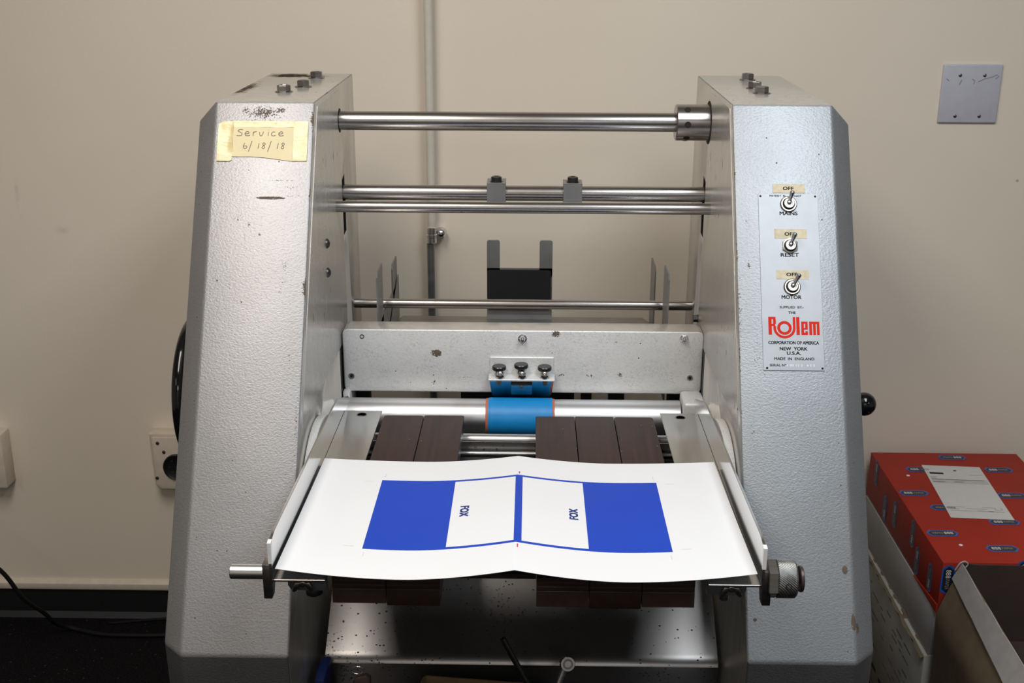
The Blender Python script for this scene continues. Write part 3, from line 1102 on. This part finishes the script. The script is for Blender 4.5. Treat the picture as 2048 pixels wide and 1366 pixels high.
# ---- feed table at the back with its stops
ft = new()
prism(ft, [(-.243, 1.925), (.243, 1.925), (.243, 2.205), (.232, 2.235), (-.236, 2.235), (-.247, 2.205)], 'Z', .794, .800)
part('feed_table', ft, plain('worn_feed_table', (.30, .27, .25), .36, metal=.5, grain=.16, gscale=14), mach, bevel=.001, seg=1)
bm = new()
prism(bm, rrect(-.2445 + .1750, -.2445 + .1750 + .0245, .890, .9615, .004), 'Y', 2.198, 2.2005)
prism(bm, rrect(.0300, .0545, .890, .9615, .004), 'Y', 2.198, 2.2005)
box(bm, -.0695, .0545, 2.198, 2.2005, .815, .9075)
prism(bm, [(2.198, .8150), (2.2005, .8150), (2.2005, .8040), (2.176, .8000), (2.172, .8005), (2.172, .8030), (2.176, .8030), (2.196, .8070)], 'X', -.0700, .0550)
st = part('back_stop', bm, MAT['stop_plate'], mach)
bm = new(); prism(bm, rrect(-.0690, .0520, .826, .9045, .005), 'Y', 2.1945, 2.1982)
part('black_pad', bm, MAT['rubber'], st, label='matt black pad')
for s in (-1, 1):
    x0, x1 = sorted((s * .2450, s * .2475))
    for (a, b, zt_, cut) in ((1.945, 2.015, .965, .006), (2.163, 2.236, .9205, .006)):
        bm = new()
        zb = .86 if s < 0 else .78
        prism(bm, [(a, zb), (b, zb), (b, zt_ - .001), (b - .002, zt_), (a + .008, zt_), (a, zt_ - .008)], 'X', x0, x1)
        part('guide_prong', bm, MAT['stop_plate'], mach)
    if s < 0:
        bm = new(); prism(bm, [(1.945, .76), (2.236, .76), (2.236, .868), (2.015, .872), (1.945, .868)], 'X', x0, x1)
        part('guide_plate', bm, MAT['stop_plate'], mach)
        bm = new(); prism(bm, [(2.03, .800), (2.232, .800), (2.232, .884)], 'X', -.2435, -.2415); part('guide_gusset', bm, MAT['stop_plate'], mach)
    else:
        bm = new(); box(bm, x0, x1, 1.945, 2.236, .74, .785); part('guide_plate', bm, MAT['stop_plate'], mach)

# ---- handwheel and crank knob
bm = new()
wc = Vector((-.518, 1.79, .815))
RW, rw = .109, .0105
ring = []
for i in range(64):
    a = 2 * PI * i / 64
    c = wc + Vector((0, math.cos(a), math.sin(a))) * RW
    ring.append([bm.verts.new(c + (Vector((0, math.cos(a), math.sin(a))) * math.cos(b) + Vector((1, 0, 0)) * math.sin(b)) * rw) for b in [2 * PI * k / 14 for k in range(14)]])
for i in range(64):
    for k in range(14):
        bm.faces.new((ring[i][k], ring[(i + 1) % 64][k], ring[(i + 1) % 64][(k + 1) % 14], ring[i][(k + 1) % 14]))
lathe(bm, wc + Vector((-.012, 0, 0)), (1, 0, 0), [(0, .015), (.002, .018), (.045, .018)], 28)
for k in range(3):
    a = 2 * PI * k / 3 + .5
    cyl(bm, wc, wc + Vector((0, math.cos(a), math.sin(a))) * RW, .006, 12)
part('handwheel', bm, MAT['gloss_black'], mach, angle=60)
bm = new()
kz = Vector((.5350, 1.75, .8140))
prof = [(-.0185 * math.cos(PI * i / 16), .0185 * math.sin(PI * i / 16)) for i in range(17)]
lathe(bm, kz, (1, 0, 0), prof, 32)
kb = part('ball_knob', bm, MAT['gloss_black'], mach, angle=60)
bm = new(); cyl(bm, (.470, 1.75, .814), (.520, 1.75, .814), .006, 16); part('stem', bm, MAT['steel'], kb)

# ---- name plate, switches, masking tape labels
np_ = new()
slab(np_, FM, .3330, .4165, .3867, .6400, .0002, .0012)
npo = part('control_plate', np_, MAT['alu_plate'], mach, bevel=.0002, seg=1)
for x, s_ in ((.3362, .6362), (.4130, .6362), (.3380, .3900), (.4135, .3900)):
    bm = new(); lathe(bm, FM @ Vector((x, s_, .0010)), FM.to_3x3() @ Vector((0, 0, 1)), [(0, .0016), (.0006, .0015), (.0010, 0)], 12)
    part('rivet', bm, MAT['hole'], npo)


def lettering(items, mat, name='lettering', parent=npo, h=.00135):
    for (s_, x, y, ht, wd, bold, al) in items:
        bm = new()
        text_bm(bm, s_, FM @ Matrix.Translation((x, y, h)), ht, wd, bold, al)
        part(name, bm, mat, parent, flat=True, kind='stuff')


H = .00285
lettering([('MAINS', .3749, .6086, .0050, .0247, .014, 'CENTER'), ('RESET', .3745, .5482, .0050, .0250, .014, 'CENTER'), ('MOTOR', .3747, .4875, .0050, .0270, .014, 'CENTER'),
           ('PATENT', .3492, .6354, .0026, .0160, .01, 'LEFT'), ('No', .3680, .6354, .0026, .0040, .01, 'LEFT'), ('1607', .3935, .6354, .0026, .0100, .01, 'RIGHT'), ('SUPPLIED  BY:-', .3745, .4740, .0032, .0330, .004, 'CENTER'),
           ('THE', .3745, .4661, .0036, .0100, .015, 'CENTER'), ('CORPORATION OF AMERICA', .3754, .4234, .0044, .0690, .015, 'CENTER'),
           ('NEW  YORK', .3750, .4149, .0044, .0375, .02, 'CENTER'), ('U.S.A.', .3752, .4088, .0044, .0190, .02, 'CENTER'),
           ('MADE  IN  ENGLAND', .3755, .4013, .0036, .0545, .008, 'CENTER'), ('SERIAL Nº', .3416, .3924, .0032, .0225, .004, 'LEFT')], MAT['ink_black'])
lettering([('1 00 12 2   4 0 0', .3845, .3924, .0030, .0380, 0, 'CENTER')], plain('stamped_metal', (.8, .8, .8), .3, metal=.5), 'stamped_lettering')
# the red company lettering, drawn from bars and arcs
lg = new()
LX = lambda px: .3416 + (px - 245) * .0001007
LY = lambda py: .4618 - (py - 497) * .000098


def lrect(x0, x1, y0, y1):
    quad(lg, FM, LX(x0), LX(x1), LY(y1), LY(y0), .00135)


def larc(cx, cy, ro, ri, a0, a1, n=28):
    prev = None
    for i in range(n + 1):
        a = R(a0 + (a1 - a0) * i / n)
        o_ = lg.verts.new(FM @ Vector((LX(cx + ro * math.cos(a)), LY(cy + ro * math.sin(a)), .00135)))
        i_ = lg.verts.new(FM @ Vector((LX(cx + ri * math.cos(a)), LY(cy + ri * math.sin(a)), .00135)))
        if prev:
            lg.faces.new((prev[0], prev[1], i_, o_))
        prev = (o_, i_)


lrect(245, 290, 497, 755)                    # R stem
lrect(290, 345, 497, 530); lrect(310, 348, 530, 598); lrect(290, 338, 598, 628)
lrect(312, 348, 628, 655)
larc(463, 655, 151, 116, 180, 0)             # loop swinging under the O
lrect(579, 614, 497, 655)
larc(463, 655, 99, 60, 0, 360, 40)           # O
lrect(626, 670, 497, 755)                    # l
lrect(692, 728, 562, 755); lrect(728, 780, 562, 592); lrect(746, 780, 592, 678); lrect(728, 746, 655, 678); lrect(728, 780, 722, 755); lrect(748, 780, 700, 722)
lrect(800, 838, 562, 755); lrect(838, 940, 562, 594); lrect(853, 890, 594, 755); lrect(905, 940, 594, 755)
part('red_lettering', lg, MAT['ink_red'], npo, flat=True, kind='stuff')
NF = FM.to_3x3() @ Vector((0, 0, 1))
for k, (x0, x1, s0, s1) in enumerate(((.3540, .3995, .6415, .6545), (.3540, .3992, .5743, .5880), (.3548, .3997, .5158, .5286))):
    bm = new(); slab(bm, FM, x0, x1, s0, s1, .0002 if k == 0 else .0012, .0006 if k == 0 else .0015)
    tp = part('masking_tape', bm, MAT['masking'], npo)
    bm = new(); text_bm(bm, 'OFF', FM @ Matrix.Translation(((x0 + x1) / 2 - .001, s0 + .0042, .0017 if k else .0008)), .0048, .0148, .012)
    part('lettering', bm, MAT['ink_black'], tp, flat=True, kind='stuff')
for k, (x, s_, dx) in enumerate(((.3752, .6245, .004), (.3752, .5635, .006), (.3760, .5045, .010))):
    sw = new()
    c = FM @ Vector((x, s_, .0012))
    if k == 1:
        lathe(sw, c, NF, [(0, .0118), (.0022, .0118), (.0025, .0108)], 6, .5)
    else:
        lathe(sw, c, NF, [(0, .0118), (.0012, .0118), (.0024, .0105), (.0024, .0085)], 36)
    lathe(sw, c + NF * .002, NF, [(0, .0076), (.0035, .0076), (.0042, .0068), (.0042, .0050), (.0030, .0046), (.0030, 0)], 32)
    so = part('toggle_switch', sw, MAT['nickel'], mach, angle=30)
    dk = new(); lathe(dk, c + NF * .0024, NF, [(0, .0088), (.0002, .0088), (.0002, .0072)], 32); lathe(dk, c + NF * .0042, NF, [(0, .0056), (.0003, .0056), (.0003, 0)], 24)
    part('dark_ring', dk, MAT['hole'], so)
    tip = FM @ Vector((x + dx * .8, s_ + .0145, .0170))
    base = c + NF * .0035
    dv = (tip - base)
    lv = new()
    L = dv.length
    lathe(lv, base, dv, [(0, .0034), (.003, .0034), (.0045, .0021), (L * .55, .0026), (L - .004, .0033), (L - .0012, .0033), (L, .0018), (L + .0006, 0)], 20)
    part('lever', lv, MAT['steel_bright'], so)

# ------------------------------------------------------------------ taped paper note
nt = thing('service_note', 'yellowed handwritten service note taped to the top of the left column', 'note', (-.37, 1.70, 1.20))


def wavy(bm, poly_x, lo, hi, amp, seed, h=.0004, thick=.0003):
    """sheet between two borders, a grid that buckles slightly"""
    rnd = random.Random(seed)
    nx, ny = len(poly_x), 7
    top, bot = [], []
    for i, x in enumerate(poly_x):
        c1, c2 = [], []
        for j in range(ny):
            v = j / (ny - 1)
            s_ = lo(x) + (hi(x) - lo(x)) * v
            z = h + amp * (rnd.random() ** 2)
            c1.append(bm.verts.new(FM @ Vector((x, s_, z + thick))))
            c2.append(bm.verts.new(FM @ Vector((x, s_, z))))
        top.append(c1); bot.append(c2)
    for i in range(nx - 1):
        for j in range(ny - 1):
            bm.faces.new((top[i][j], top[i + 1][j], top[i + 1][j + 1], top[i][j + 1]))
            bm.faces.new((bot[i][j + 1], bot[i + 1][j + 1], bot[i + 1][j], bot[i][j]))
    for i in range(nx - 1):
        bm.faces.new((bot[i][0], bot[i + 1][0], top[i + 1][0], top[i][0]))
        bm.faces.new((top[i][-1], top[i + 1][-1], bot[i + 1][-1], bot[i][-1]))
    for j in range(ny - 1):
        bm.faces.new((bot[0][j + 1], bot[0][j], top[0][j], top[0][j + 1]))
        bm.faces.new((bot[-1][j], bot[-1][j + 1], top[-1][j + 1], top[-1][j]))


bm = new()
xs = [-.4170 + .0925 * i / 16 for i in range(17)]
wavy(bm, xs, lambda x: .6905 - .0062 * max(0, (x + .39)) / .06 - .0005 * math.sin(x * 90), lambda x: .7432, .0002, 3, .0006)
note = part('paper', bm, MAT['note_paper'], nt)
bm = new(); wavy(bm, [-.4365, -.430, -.4235, -.4190, -.4150], lambda x: .6832 + max(0, (x + .4175)) * .6, lambda x: .7432 - .004 * max(0, (-.432 - x) / .0045), .0014, 5, .0008)
part('tape', bm, MAT['tape'], nt)
bm = new(); wavy(bm, [-.3280, -.3235, -.3190, -.3140, -.3075], lambda x: .6838, lambda x: .7438, .0018, 8, .0008)
part('tape', bm, MAT['tape'], nt)
bm = new(); wavy(bm, [-.4150 + .087 * i / 10 for i in range(11)], lambda x: .7345, lambda x: .7440, .0005, 9, .0009, .0001)
part('tape', bm, MAT['tape'], nt)
G = {
    'S': [[(.75, .95), (.5, 1.05), (.15, .95), (.05, .75), (.35, .6), (.62, .4), (.6, .12), (.3, 0), (-.15, .03)]],
    'e': [[(.1, .32), (.6, .40), (.62, .6), (.35, .7), (.08, .45), (.1, .12), (.4, 0), (.8, .08)]],
    'r': [[(.1, .7), (.12, 0)], [(.12, .4), (.3, .65), (.6, .68)]],
    'v': [[(.05, .65), (.12, .1), (.3, 0), (.5, .25), (.6, .7)]],
    'i': [[(.2, .65), (.2, 0)], [(.22, .95), (.27, .98)]],
    'c': [[(.6, .62), (.3, .65), (.05, .35), (.15, .05), (.4, 0), (.7, .1)]],
    '6': [[(.3, .9), (.1, .55), (.08, .2), (.3, 0), (.6, .1), (.65, .35), (.4, .45), (.15, .35)]],
    '/': [[(.6, 1.25), (.1, -.5)]],
    '1': [[(.3, .9), (.15, 0)]],
    '8': [[(.6, .85), (.35, .95), (.2, .75), (.4, .5), (.55, .2), (.35, 0), (.12, .15), (.3, .45), (.6, .7), (.62, .85)]],
}
bm = new()


def write(word, xs_, s0, hgt, wd):
    for ch, x in zip(word, xs_):
        for st_ in G[ch]:
            pts = [(p.x, p.y) for p in spline([(a * wd, b * hgt, 0) for a, b in st_], 5)] if len(st_) > 2 else [(a * wd, b * hgt) for a, b in st_]
            ribbon(bm, [(x + a, s0 + b) for a, b in pts], .0009, FM, .00125)


write('Service', [-.4085, -.3985, -.3872, -.3775, -.3665, -.3605, -.3500], .7215, .0092, .0098)
write('6/18/18', [-.4000, -.3925, -.3795, -.3735, -.3650, -.3520, -.3460][:7], .7022, .0092, .0090)
part('handwriting', bm, MAT['pen'], note, flat=True, kind='stuff')

# ------------------------------------------------------------------ the printed sheet
def sz(X, Y):
    t_ = min(1, max(0, (1.545 - Y) / .34))
    a = abs(X + .002)
    side = (.004 + .0085 * t_ ** 1.5) * max(0, (a - .13) / .143) ** 1.8
    cr = (.0105 + .0035 * t_) * max(0, 1 - a / .125) ** 1.7
    return zt(Y) + .0015 + side + cr


gx = sorted(set([-.2740, .2720, -.185, .185, -.0855, .0855, -.0045, .0050, -.002] + [round(-.27 + .54 * i / 54, 4) for i in range(55)]))
gy = sorted(set([1.2022, 1.2730, 1.2790, 1.4690, 1.4745, 1.5400] + [round(1.215 + .32 * i / 16, 4) for i in range(17)]))
bm = new()
g = [[bm.verts.new((x, y, sz(x, y))) for y in gy] for x in gx]
for i in range(len(gx) - 1):
    for j in range(len(gy) - 1):
        f = bm.faces.new((g[i][j], g[i + 1][j], g[i + 1][j + 1], g[i][j + 1]))
        x, y = (gx[i] + gx[i + 1]) / 2, (gy[j] + gy[j + 1]) / 2
        if abs(x) < .185 and 1.273 < y < 1.4745:
            inner = 1.279 < y < 1.469 and (-.0855 < x < -.0045 or .005 < x < .0855)
            f.material_index = 0 if inner else 1
geo = bmesh.ops.extrude_face_region(bm, geom=list(bm.faces))
for v in [e for e in geo['geom'] if isinstance(e, bmesh.types.BMVert)]:
    v.co.z += .0003
for f in bm.faces:
    if f.calc_center_median().z < 0:
        pass
sheet = part('printed_sheet', bm, [MAT['paper'], MAT['ink_blue']], None, origin=(0, 1.37, .81), angle=60)
tag(sheet, 'large white printed sheet with blue panels, creased down its middle, on the delivery tray', 'printed sheet')
for xc, yc, ux, uy in ((-.0685, 1.3752, (0, -1, 0), (1, 0, 0)), (.0702, 1.3711, (0, 1, 0), (-1, 0, 0))):
    bm = new()
    sgn = 1 if ux[1] < 0 else -1
    M = frame((xc - sgn * .0052, yc, 0), ux, uy)
    text_bm(bm, 'FOX', M, .0104, .0300, .05)
    for v in bm.verts:
        v.co.z = sz(v.co.x, v.co.y) + .00045
    part('lettering', bm, MAT['ink_navy'], sheet, flat=True, kind='stuff')
CENTRE = plain('red_mark', (.5, .06, .10), .5)
for (x0, x1, y0, y1) in ((-.2080, -.1960, 1.4683, 1.4686), (-.2080, -.1960, 1.2782, 1.2785), (.1960, .2080, 1.4683, 1.4686), (.1960, .2080, 1.2782, 1.2785),
                         (-.1822, -.1818, 1.4840, 1.4950), (.1818, .1822, 1.4840, 1.4950), (-.1822, -.1818, 1.2540, 1.2650), (.1818, .1822, 1.2540, 1.2650),
                         (-.0004, .0012, 1.4790, 1.4860), (-.0004, .0012, 1.2600, 1.2690)):
    bm = new()
    vs = [bm.verts.new((x, y, sz(x, y) + .00045)) for x, y in ((x0, y0), (x1, y0), (x1, y1), (x0, y1))]
    bm.faces.new(vs)
    c_ = abs(x0) < .01
    part('centre_mark' if c_ else 'crop_mark', bm, CENTRE if c_ else MAT['ink_grey'], sheet, flat=True)

# ------------------------------------------------------------------ boxes by the wall on the right
BX0, BX1 = .7545, 1.068


def boxed(x0, x1, y0, y1, z0, z1, mat, name, parent, bevel=.0015):
    bm = new(); box(bm, x0, x1, y0, y1, z0, z1)
    return part(name, bm, mat, parent, bevel=bevel)


rb = thing('red_paper_box', 'red paper box with blue badges, topmost of the stack right of the machine', 'box', (.91, 2.155, .345))
lid = boxed(BX0, BX1, 1.916, 2.400, .348, .4465, MAT['red_board'], 'lid', rb)
bm = new(); prism(bm, [(1.914, .3455), (2.05, .3455), (1.914, .3620)], 'X', BX0 - .003, BX0 - .0005); part('torn_flap', bm, MAT['red_board'], rb)
boxed(BX0 + .004, BX1 - .004, 1.926, 2.394, .3455, .350, MAT['red_board'], 'body', rb, .0005)


def badge(M, flip=False, word='PAPER'):
    W_, H_ = .030, .0120
    b = new()
    for (w_, h_, hh, mi) in ((W_, H_, .0004, 0), (W_ - .0035, H_ - .0028, .0006, 1)):
        pts = [(-w_, -h_ * .0), (-w_ + .007, h_), (w_ - .007, h_), (w_, 0), (w_ - .007, -h_), (-w_ + .007, -h_)]
        f = b.faces.new([b.verts.new(M @ Vector((x, y, hh))) for x, y in pts])
        f.material_index = mi
    o = part('badge', b, [MAT['badge_blue'], MAT['badge_dark']], lid, flat=True)
    M2 = M @ Matrix.Rotation(PI if flip else 0, 4, 'Z')
    b = new(); text_bm(b, '888', M2 @ Matrix.Translation((-.0115, -.0044, .0008)), .0088, .0165, 0)
    b2 = part('badge_number', b, MAT['badge_white'], o, flat=True, kind='stuff')
    b = new(); text_bm(b, word, M2 @ Matrix.Translation((.0095, -.0034, .0008)), .0068, .0200, 0)
    part('badge_lettering', b, MAT['badge_grey'], o, flat=True, kind='stuff')


TZ = .4466
for x, y, fl in ((.9213, 2.3755, True), (.8336, 2.3121, False), (.7870, 2.1985, False), (.8290, 2.1346, True), (.7890, 2.0274, True), (.8794, 1.9695, False), (.9979, 2.3136, False), (.9800, 2.1913, False), (.9220, 2.0755, False), (1.03, 2.14, True), (.985, 2.005, True)):
    badge(frame((x, y, TZ), (1, 0, 0), (0, 1, 0)), fl)
for y, z, fl in ((2.345, .423, False), (2.265, .3790, True), (2.20, .398, False), (2.085, .415, True), (2.045, .3790, False), (1.970, .3850, True)):
    badge(frame((BX0 - .0001, y, z), (0, 0, -1), (0, -1, 0)), fl)
badge(frame((BX0 + .012, 1.9158, .412), (0, 0, -1), (1, 0, 0)), False)
badge(frame((.900, 1.9158, .425), (0, 0, -1), (1, 0, 0)), False)
for x, y in ((.8000, 2.282), (.8080, 1.982)):
    bm = new(); lathe(bm, (x, y, TZ - .0002), (0, 0, 1), [(0, .0038), (.0005, .0036)], 12); part('white_dot', bm, MAT['badge_white'], rb)

lt = new()
box(lt, -.0595, .0595, -.1215, .1215, .0003, .0007, Matrix.Translation((.8940, 2.2085, .4467)) @ Matrix.Rotation(R(-4.2), 4, 'Z'))
let = part('invoice_sheet', lt, MAT['letter_paper'], None, origin=(.894, 2.2085, .447))
tag(let, 'white letter sheet lying on top of the red paper box', 'paper')
LM = Matrix.Translation((.8940, 2.2085, .4477)) @ Matrix.Rotation(R(-4.2), 4, 'Z')
bm = new(); quad(bm, LM, -.052, -.024, .078, .086); quad(bm, LM, .0, .006, .096, .100); part('letterhead', bm, MAT['ink_black'], let, flat=True)
bm = new()
for (a, b, y) in ((.028, .054, .079), (-.055, -.040, .065), (-.055, -.044, .058), (-.054, -.030, .040), (-.012, .006, .042), (-.055, .05, .052), (-.054, -.02, -.074), (-.054, -.034, -.083), (-.02, .02, -.080), (.012, .035, -.073), (-.052, .05, -.090), (0, .01, -.087), (.02, .03, -.090)):
    quad(bm, LM, a, b, y - .0008, y + .0008)
quad(bm, LM, -.055, .056, .036, .056)
for f in list(bm.faces)[-1:]:
    f.material_index = 1
ribbon(bm, [(.037, -.072), (.035, -.080), (.042, -.084), (.049, -.080), (.048, -.072)], .0012, LM, .0001)
part('printed_lines', bm, [MAT['ink_grey'], plain('pale_grey_print', (.52, .51, .50), .6)], let, flat=True)

wb = thing('white_carton', 'plain white carton directly beneath the red paper box', 'box', (.91, 2.155, .25))
boxed(.7530, 1.066, 1.924, 2.398, .2515, .3450, MAT['carton_white'], 'carton_body', wb)

pb = thing('printed_carton', 'pale printed carton with torn brown edge, lowest of the stack', 'box', (.91, 2.155, 0))
bd = boxed(.7440, 1.070, 1.920, 2.400, 0, .2505, MAT['carton_grey'], 'carton_body', pb)
bm = new()
rnd = random.Random(4)
n = 26
ys_ = [1.921 + (2.398 - 1.921) * i / n for i in range(n + 1)]
a_ = [bm.verts.new((.7385 + rnd.uniform(-.001, .0015), y, .2480 + rnd.uniform(-.0035, .0025))) for y in ys_]
b_ = [bm.verts.new((.7525, y, .2512)) for y in ys_]
c_ = [bm.verts.new((.7435, y, .2405 + rnd.uniform(-.002, .002))) for y in ys_]
for i in range(n):
    bm.faces.new((a_[i], a_[i + 1], b_[i + 1], b_[i])); bm.faces.new((c_[i], c_[i + 1], a_[i + 1], a_[i]))
part('torn_edge', bm, MAT['cardboard'], pb)
PMx = frame((.7438, 2.40, 0), (0, -1, 0), (0, 0, 1))
bm = new()
rnd = random.Random(12)
for row, (zz, hh) in enumerate(((.205, .0035), (.190, .003), (.178, .003), (.150, .004), (.135, .003), (.120, .003), (.100, .003), (.088, .003))):
    x = .07 + rnd.uniform(0, .03)
    while x < .40:
        L = rnd.uniform(.012, .05)
        if rnd.random() < .62:
            quad(bm, PMx, x, min(x + L, .42), zz, zz + hh)
        x += L + rnd.uniform(.006, .02)
part('small_print', bm, plain('faint_print', (.17, .155, .14), .8), bd, flat=True, kind='stuff')
bm = new()
for x0, x1, z0, z1 in ((.10, .155, .040, .050), (.175, .225, .040, .050), (.245, .265, .036, .046), (.275, .345, .036, .050), (.355, .375, .034, .042)):
    quad(bm, PMx, x0, x1, z0, z1)
part('bold_print', bm, MAT['carton_ink'], bd, flat=True, kind='stuff')

# open cardboard box in front
ob = thing('open_cardboard_box', 'open brown cardboard box with a white folded flap, in front of the red box', 'box', (.86, 1.7, 0))
A = Vector((.779, 1.893, .4560)); Bt = Vector((.800, 1.50, .398)); Ab = Vector((.7465, 1.896, .0)); Bb = Vector((.752, 1.50, .0))
Bx = Vector((1.10, 1.893, .446)); Bxb = Vector((1.08, 1.896, 0)); Cf = Vector((1.10, 1.50, .40)); Cfb = Vector((1.08, 1.50, 0))


def panel(name, q, th, mats, parent, nu=10, nv=6, wob=0.0, seed=1, kinked=None, bend=None):
    """a board with thickness from four corners (p00, p10, p11, p01)"""
    rn = random.Random(seed)
    p00, p10, p11, p01 = [Vector(v) for v in q]
    nrm = (p10 - p00).cross(p01 - p00).normalized()
    b = new()
    gr = []
    for side in (0, 1):
        gg = []
        rn = random.Random(seed)
        for i in range(nu + 1):
            rw_ = []
            for j in range(nv + 1):
                u_, v_ = i / nu, j / nv
                p = p00.lerp(p10, u_).lerp(p01.lerp(p11, u_), v_)
                w_ = wob * math.sin(u_ * PI) * math.sin(v_ * PI) + rn.uniform(-.0006, .0006)
                p = p + nrm * w_ + nrm * (th * side)
                if bend:
                    p.x += bend(v_) * (1 - .35 * u_)
                if kinked and j == nv:
                    p.z += rn.uniform(-kinked, kinked)
                rw_.append(b.verts.new(p))
            gg.append(rw_)
        gr.append(gg)
    for side, gg in enumerate(gr):
        for i in range(nu):
            for j in range(nv):
                f = b.faces.new((gg[i][j], gg[i + 1][j], gg[i + 1][j + 1], gg[i][j + 1]))
                f.material_index = side if len(mats) > 1 else 0
    for i in range(nu):
        for j_ in (0, nv):
            b.faces.new((gr[0][i][j_], gr[0][i + 1][j_], gr[1][i + 1][j_], gr[1][i][j_]))
    for j in range(nv):
        for i_ in (0, nu):
            b.faces.new((gr[0][i_][j], gr[0][i_][j + 1], gr[1][i_][j + 1], gr[1][i_][j]))
    return part(name, b, mats, parent)


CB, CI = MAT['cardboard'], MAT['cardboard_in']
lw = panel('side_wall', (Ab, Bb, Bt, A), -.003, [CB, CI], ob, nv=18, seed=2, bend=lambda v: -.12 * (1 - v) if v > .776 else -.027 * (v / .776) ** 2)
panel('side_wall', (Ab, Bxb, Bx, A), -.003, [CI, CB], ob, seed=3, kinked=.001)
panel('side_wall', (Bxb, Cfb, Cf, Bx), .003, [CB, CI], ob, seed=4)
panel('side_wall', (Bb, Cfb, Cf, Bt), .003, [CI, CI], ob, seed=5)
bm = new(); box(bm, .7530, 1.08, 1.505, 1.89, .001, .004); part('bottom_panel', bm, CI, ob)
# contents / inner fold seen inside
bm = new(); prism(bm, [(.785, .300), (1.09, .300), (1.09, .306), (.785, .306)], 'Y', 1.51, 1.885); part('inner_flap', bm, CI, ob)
# white-faced flap folded over the rim
Fa, Fb = A + Vector((-.0012, -.001, .0015)), Bt + Vector((-.0012, 0, .0015))
ga, gb = A + Vector((-.0135, .002, -.0300)), Bt + Vector((-.0240, 0, -.050))
panel('folded_flap', (ga, gb, Fb, Fa), -.0022, [plain('white_lined_board', (.34, .315, .30), .7)], ob, nu=16, nv=4, seed=6, kinked=.0022)
bm = new()
tube(bm, spline([A + Vector((-.010, .001, -.012)), A + Vector((-.004, -.001, .002)), A + Vector((.004, -.001, .006)), A + Vector((.010, -.001, .001)), A + Vector((.006, 0, -.008))], 5), .0014, 8)
part('curled_corner', bm, plain('white_board_curl', (.42, .40, .38), .7), ob)
# stamp printed on the brown wall
SM = frame(Ab.lerp(Bb, .36).lerp(A.lerp(Bt, .36), .50) + Vector((-.0135, 0, 0)), (0, -1, -.08), (-.02, -.05, 1))
bm = new()
pts = [(.021 * math.cos(2 * PI * i / 28), .033 * math.sin(2 * PI * i / 28)) for i in range(29)]
ribbon(bm, pts, .0022, SM)
for k in range(4):
    ribbon(bm, [(-.012, .018 - k * .011), (.012, .018 - k * .011)], .0035, SM)
part('printed_stamp', bm, plain('stamp_ink', (.055, .045, .030), .8), ob, flat=True)

# ------------------------------------------------------------------ things on the lower deck
DZ = .437
tb = thing('parts_carton', 'small open cardboard carton on the dark deck below the tray', 'carton', (-.04, 1.44, DZ))
ct = MAT['cardboard']
k0, k1 = Vector((-.134, 1.4766, 0)), Vector((.042, 1.4585, 0))
dv = (k1 - k0).normalized(); pv = Vector((dv.y, -dv.x, 0)) * 1.0
k2, k3 = k1 + pv * .085, k0 + pv * .085 + Vector((-.012, 0, 0))
tan = plain('tan_carton', (.20, .125, .06), .85, grain=.1, gscale=30)
for a, b in ((k0, k1), (k1, k2), (k2, k3), (k3, k0)):
    zt1 = .497
    panel('carton_wall', ((a.x, a.y, DZ + .0005), (b.x, b.y, DZ + .0005), (b.x, b.y, zt1), (a.x, a.y, zt1)), .0025, [tan], tb, 6, 2, seed=9)
bm = new()
f = bm.faces.new([bm.verts.new((v.x, v.y, DZ + .0025)) for v in (k0, k1, k2, k3)])
part('carton_floor', bm, tan, tb)
bm = new(); cyl(bm, (-.0213, 1.448, .578), (.040, 1.430, .462), .0042, 20, .0006)
tag(part('black_rod', bm, MAT['black'], None, origin=(.047, 1.425, .455)), 'thin black rod leaning out of the small carton', 'rod')
sp_ = thing('ratchet_spanner', 'chrome ratchet spanner standing in the carton beside the black rod', 'spanner', (.040, 1.42, .455))
bm = new()
hd = Vector((.0690, 1.440, .5440)); ax = Vector((.15, -.92, .35)).normalized()
lathe(bm, hd - ax * .005, ax, [(0, .0075), (0, .0098), (.001, .0105), (.009, .0105), (.010, .0098), (.010, .0075)], 36)
part('ring_head', bm, MAT['chrome'], sp_)
bm = new(); lathe(bm, hd - ax * .004, ax, [(0, .0072), (.0095, .0072), (.0095, .0045), (.006, .004), (.006, 0)], 24)
part('ratchet_core', bm, MAT['bolt'], sp_)
bm = new()
dd = (Vector((.036, 1.425, .455)) - hd)
u_, v_, _ = basis(dd)
pts0 = hd + dd.normalized() * .0095
tube(bm, [pts0, pts0.lerp(hd + dd, .25), hd + dd], .0046, 14)
part('handle', bm, MAT['steel_bright'], sp_)
kc_ = thing('wire_ring_clip', 'small metal clip with wire ring, left of the small carton', 'clip', (-.225, 1.45, DZ))
bm = new()
tube(bm, [(-.2245 + .0085 * math.cos(a), 1.44, .5290 + .0060 * math.sin(a)) for a in [2 * PI * i / 24 for i in range(25)]], .0005, 6)
part('wire_ring', bm, MAT['chrome'], kc_)
bm = new(); prism(bm, [(-.2300, DZ), (-.2080, DZ), (-.2065, .5170), (-.2120, .5210), (-.2200, .5190), (-.2290, .5150)], 'Y', 1.437, 1.446)
part('clip_body', bm, plain('copper_brown_clip', (.10, .065, .055), .5, metal=.4), kc_, bevel=.001)
bm = new(); box(bm, -.2880, -.2740, 1.450, 1.510, DZ + .0005, .5050)
tag(part('blue_plastic_case', bm, MAT['blue_plastic'], None, bevel=.002, origin=(-.2755, 1.45, DZ)), 'narrow dark blue plastic case against the inside of the left column', 'case')
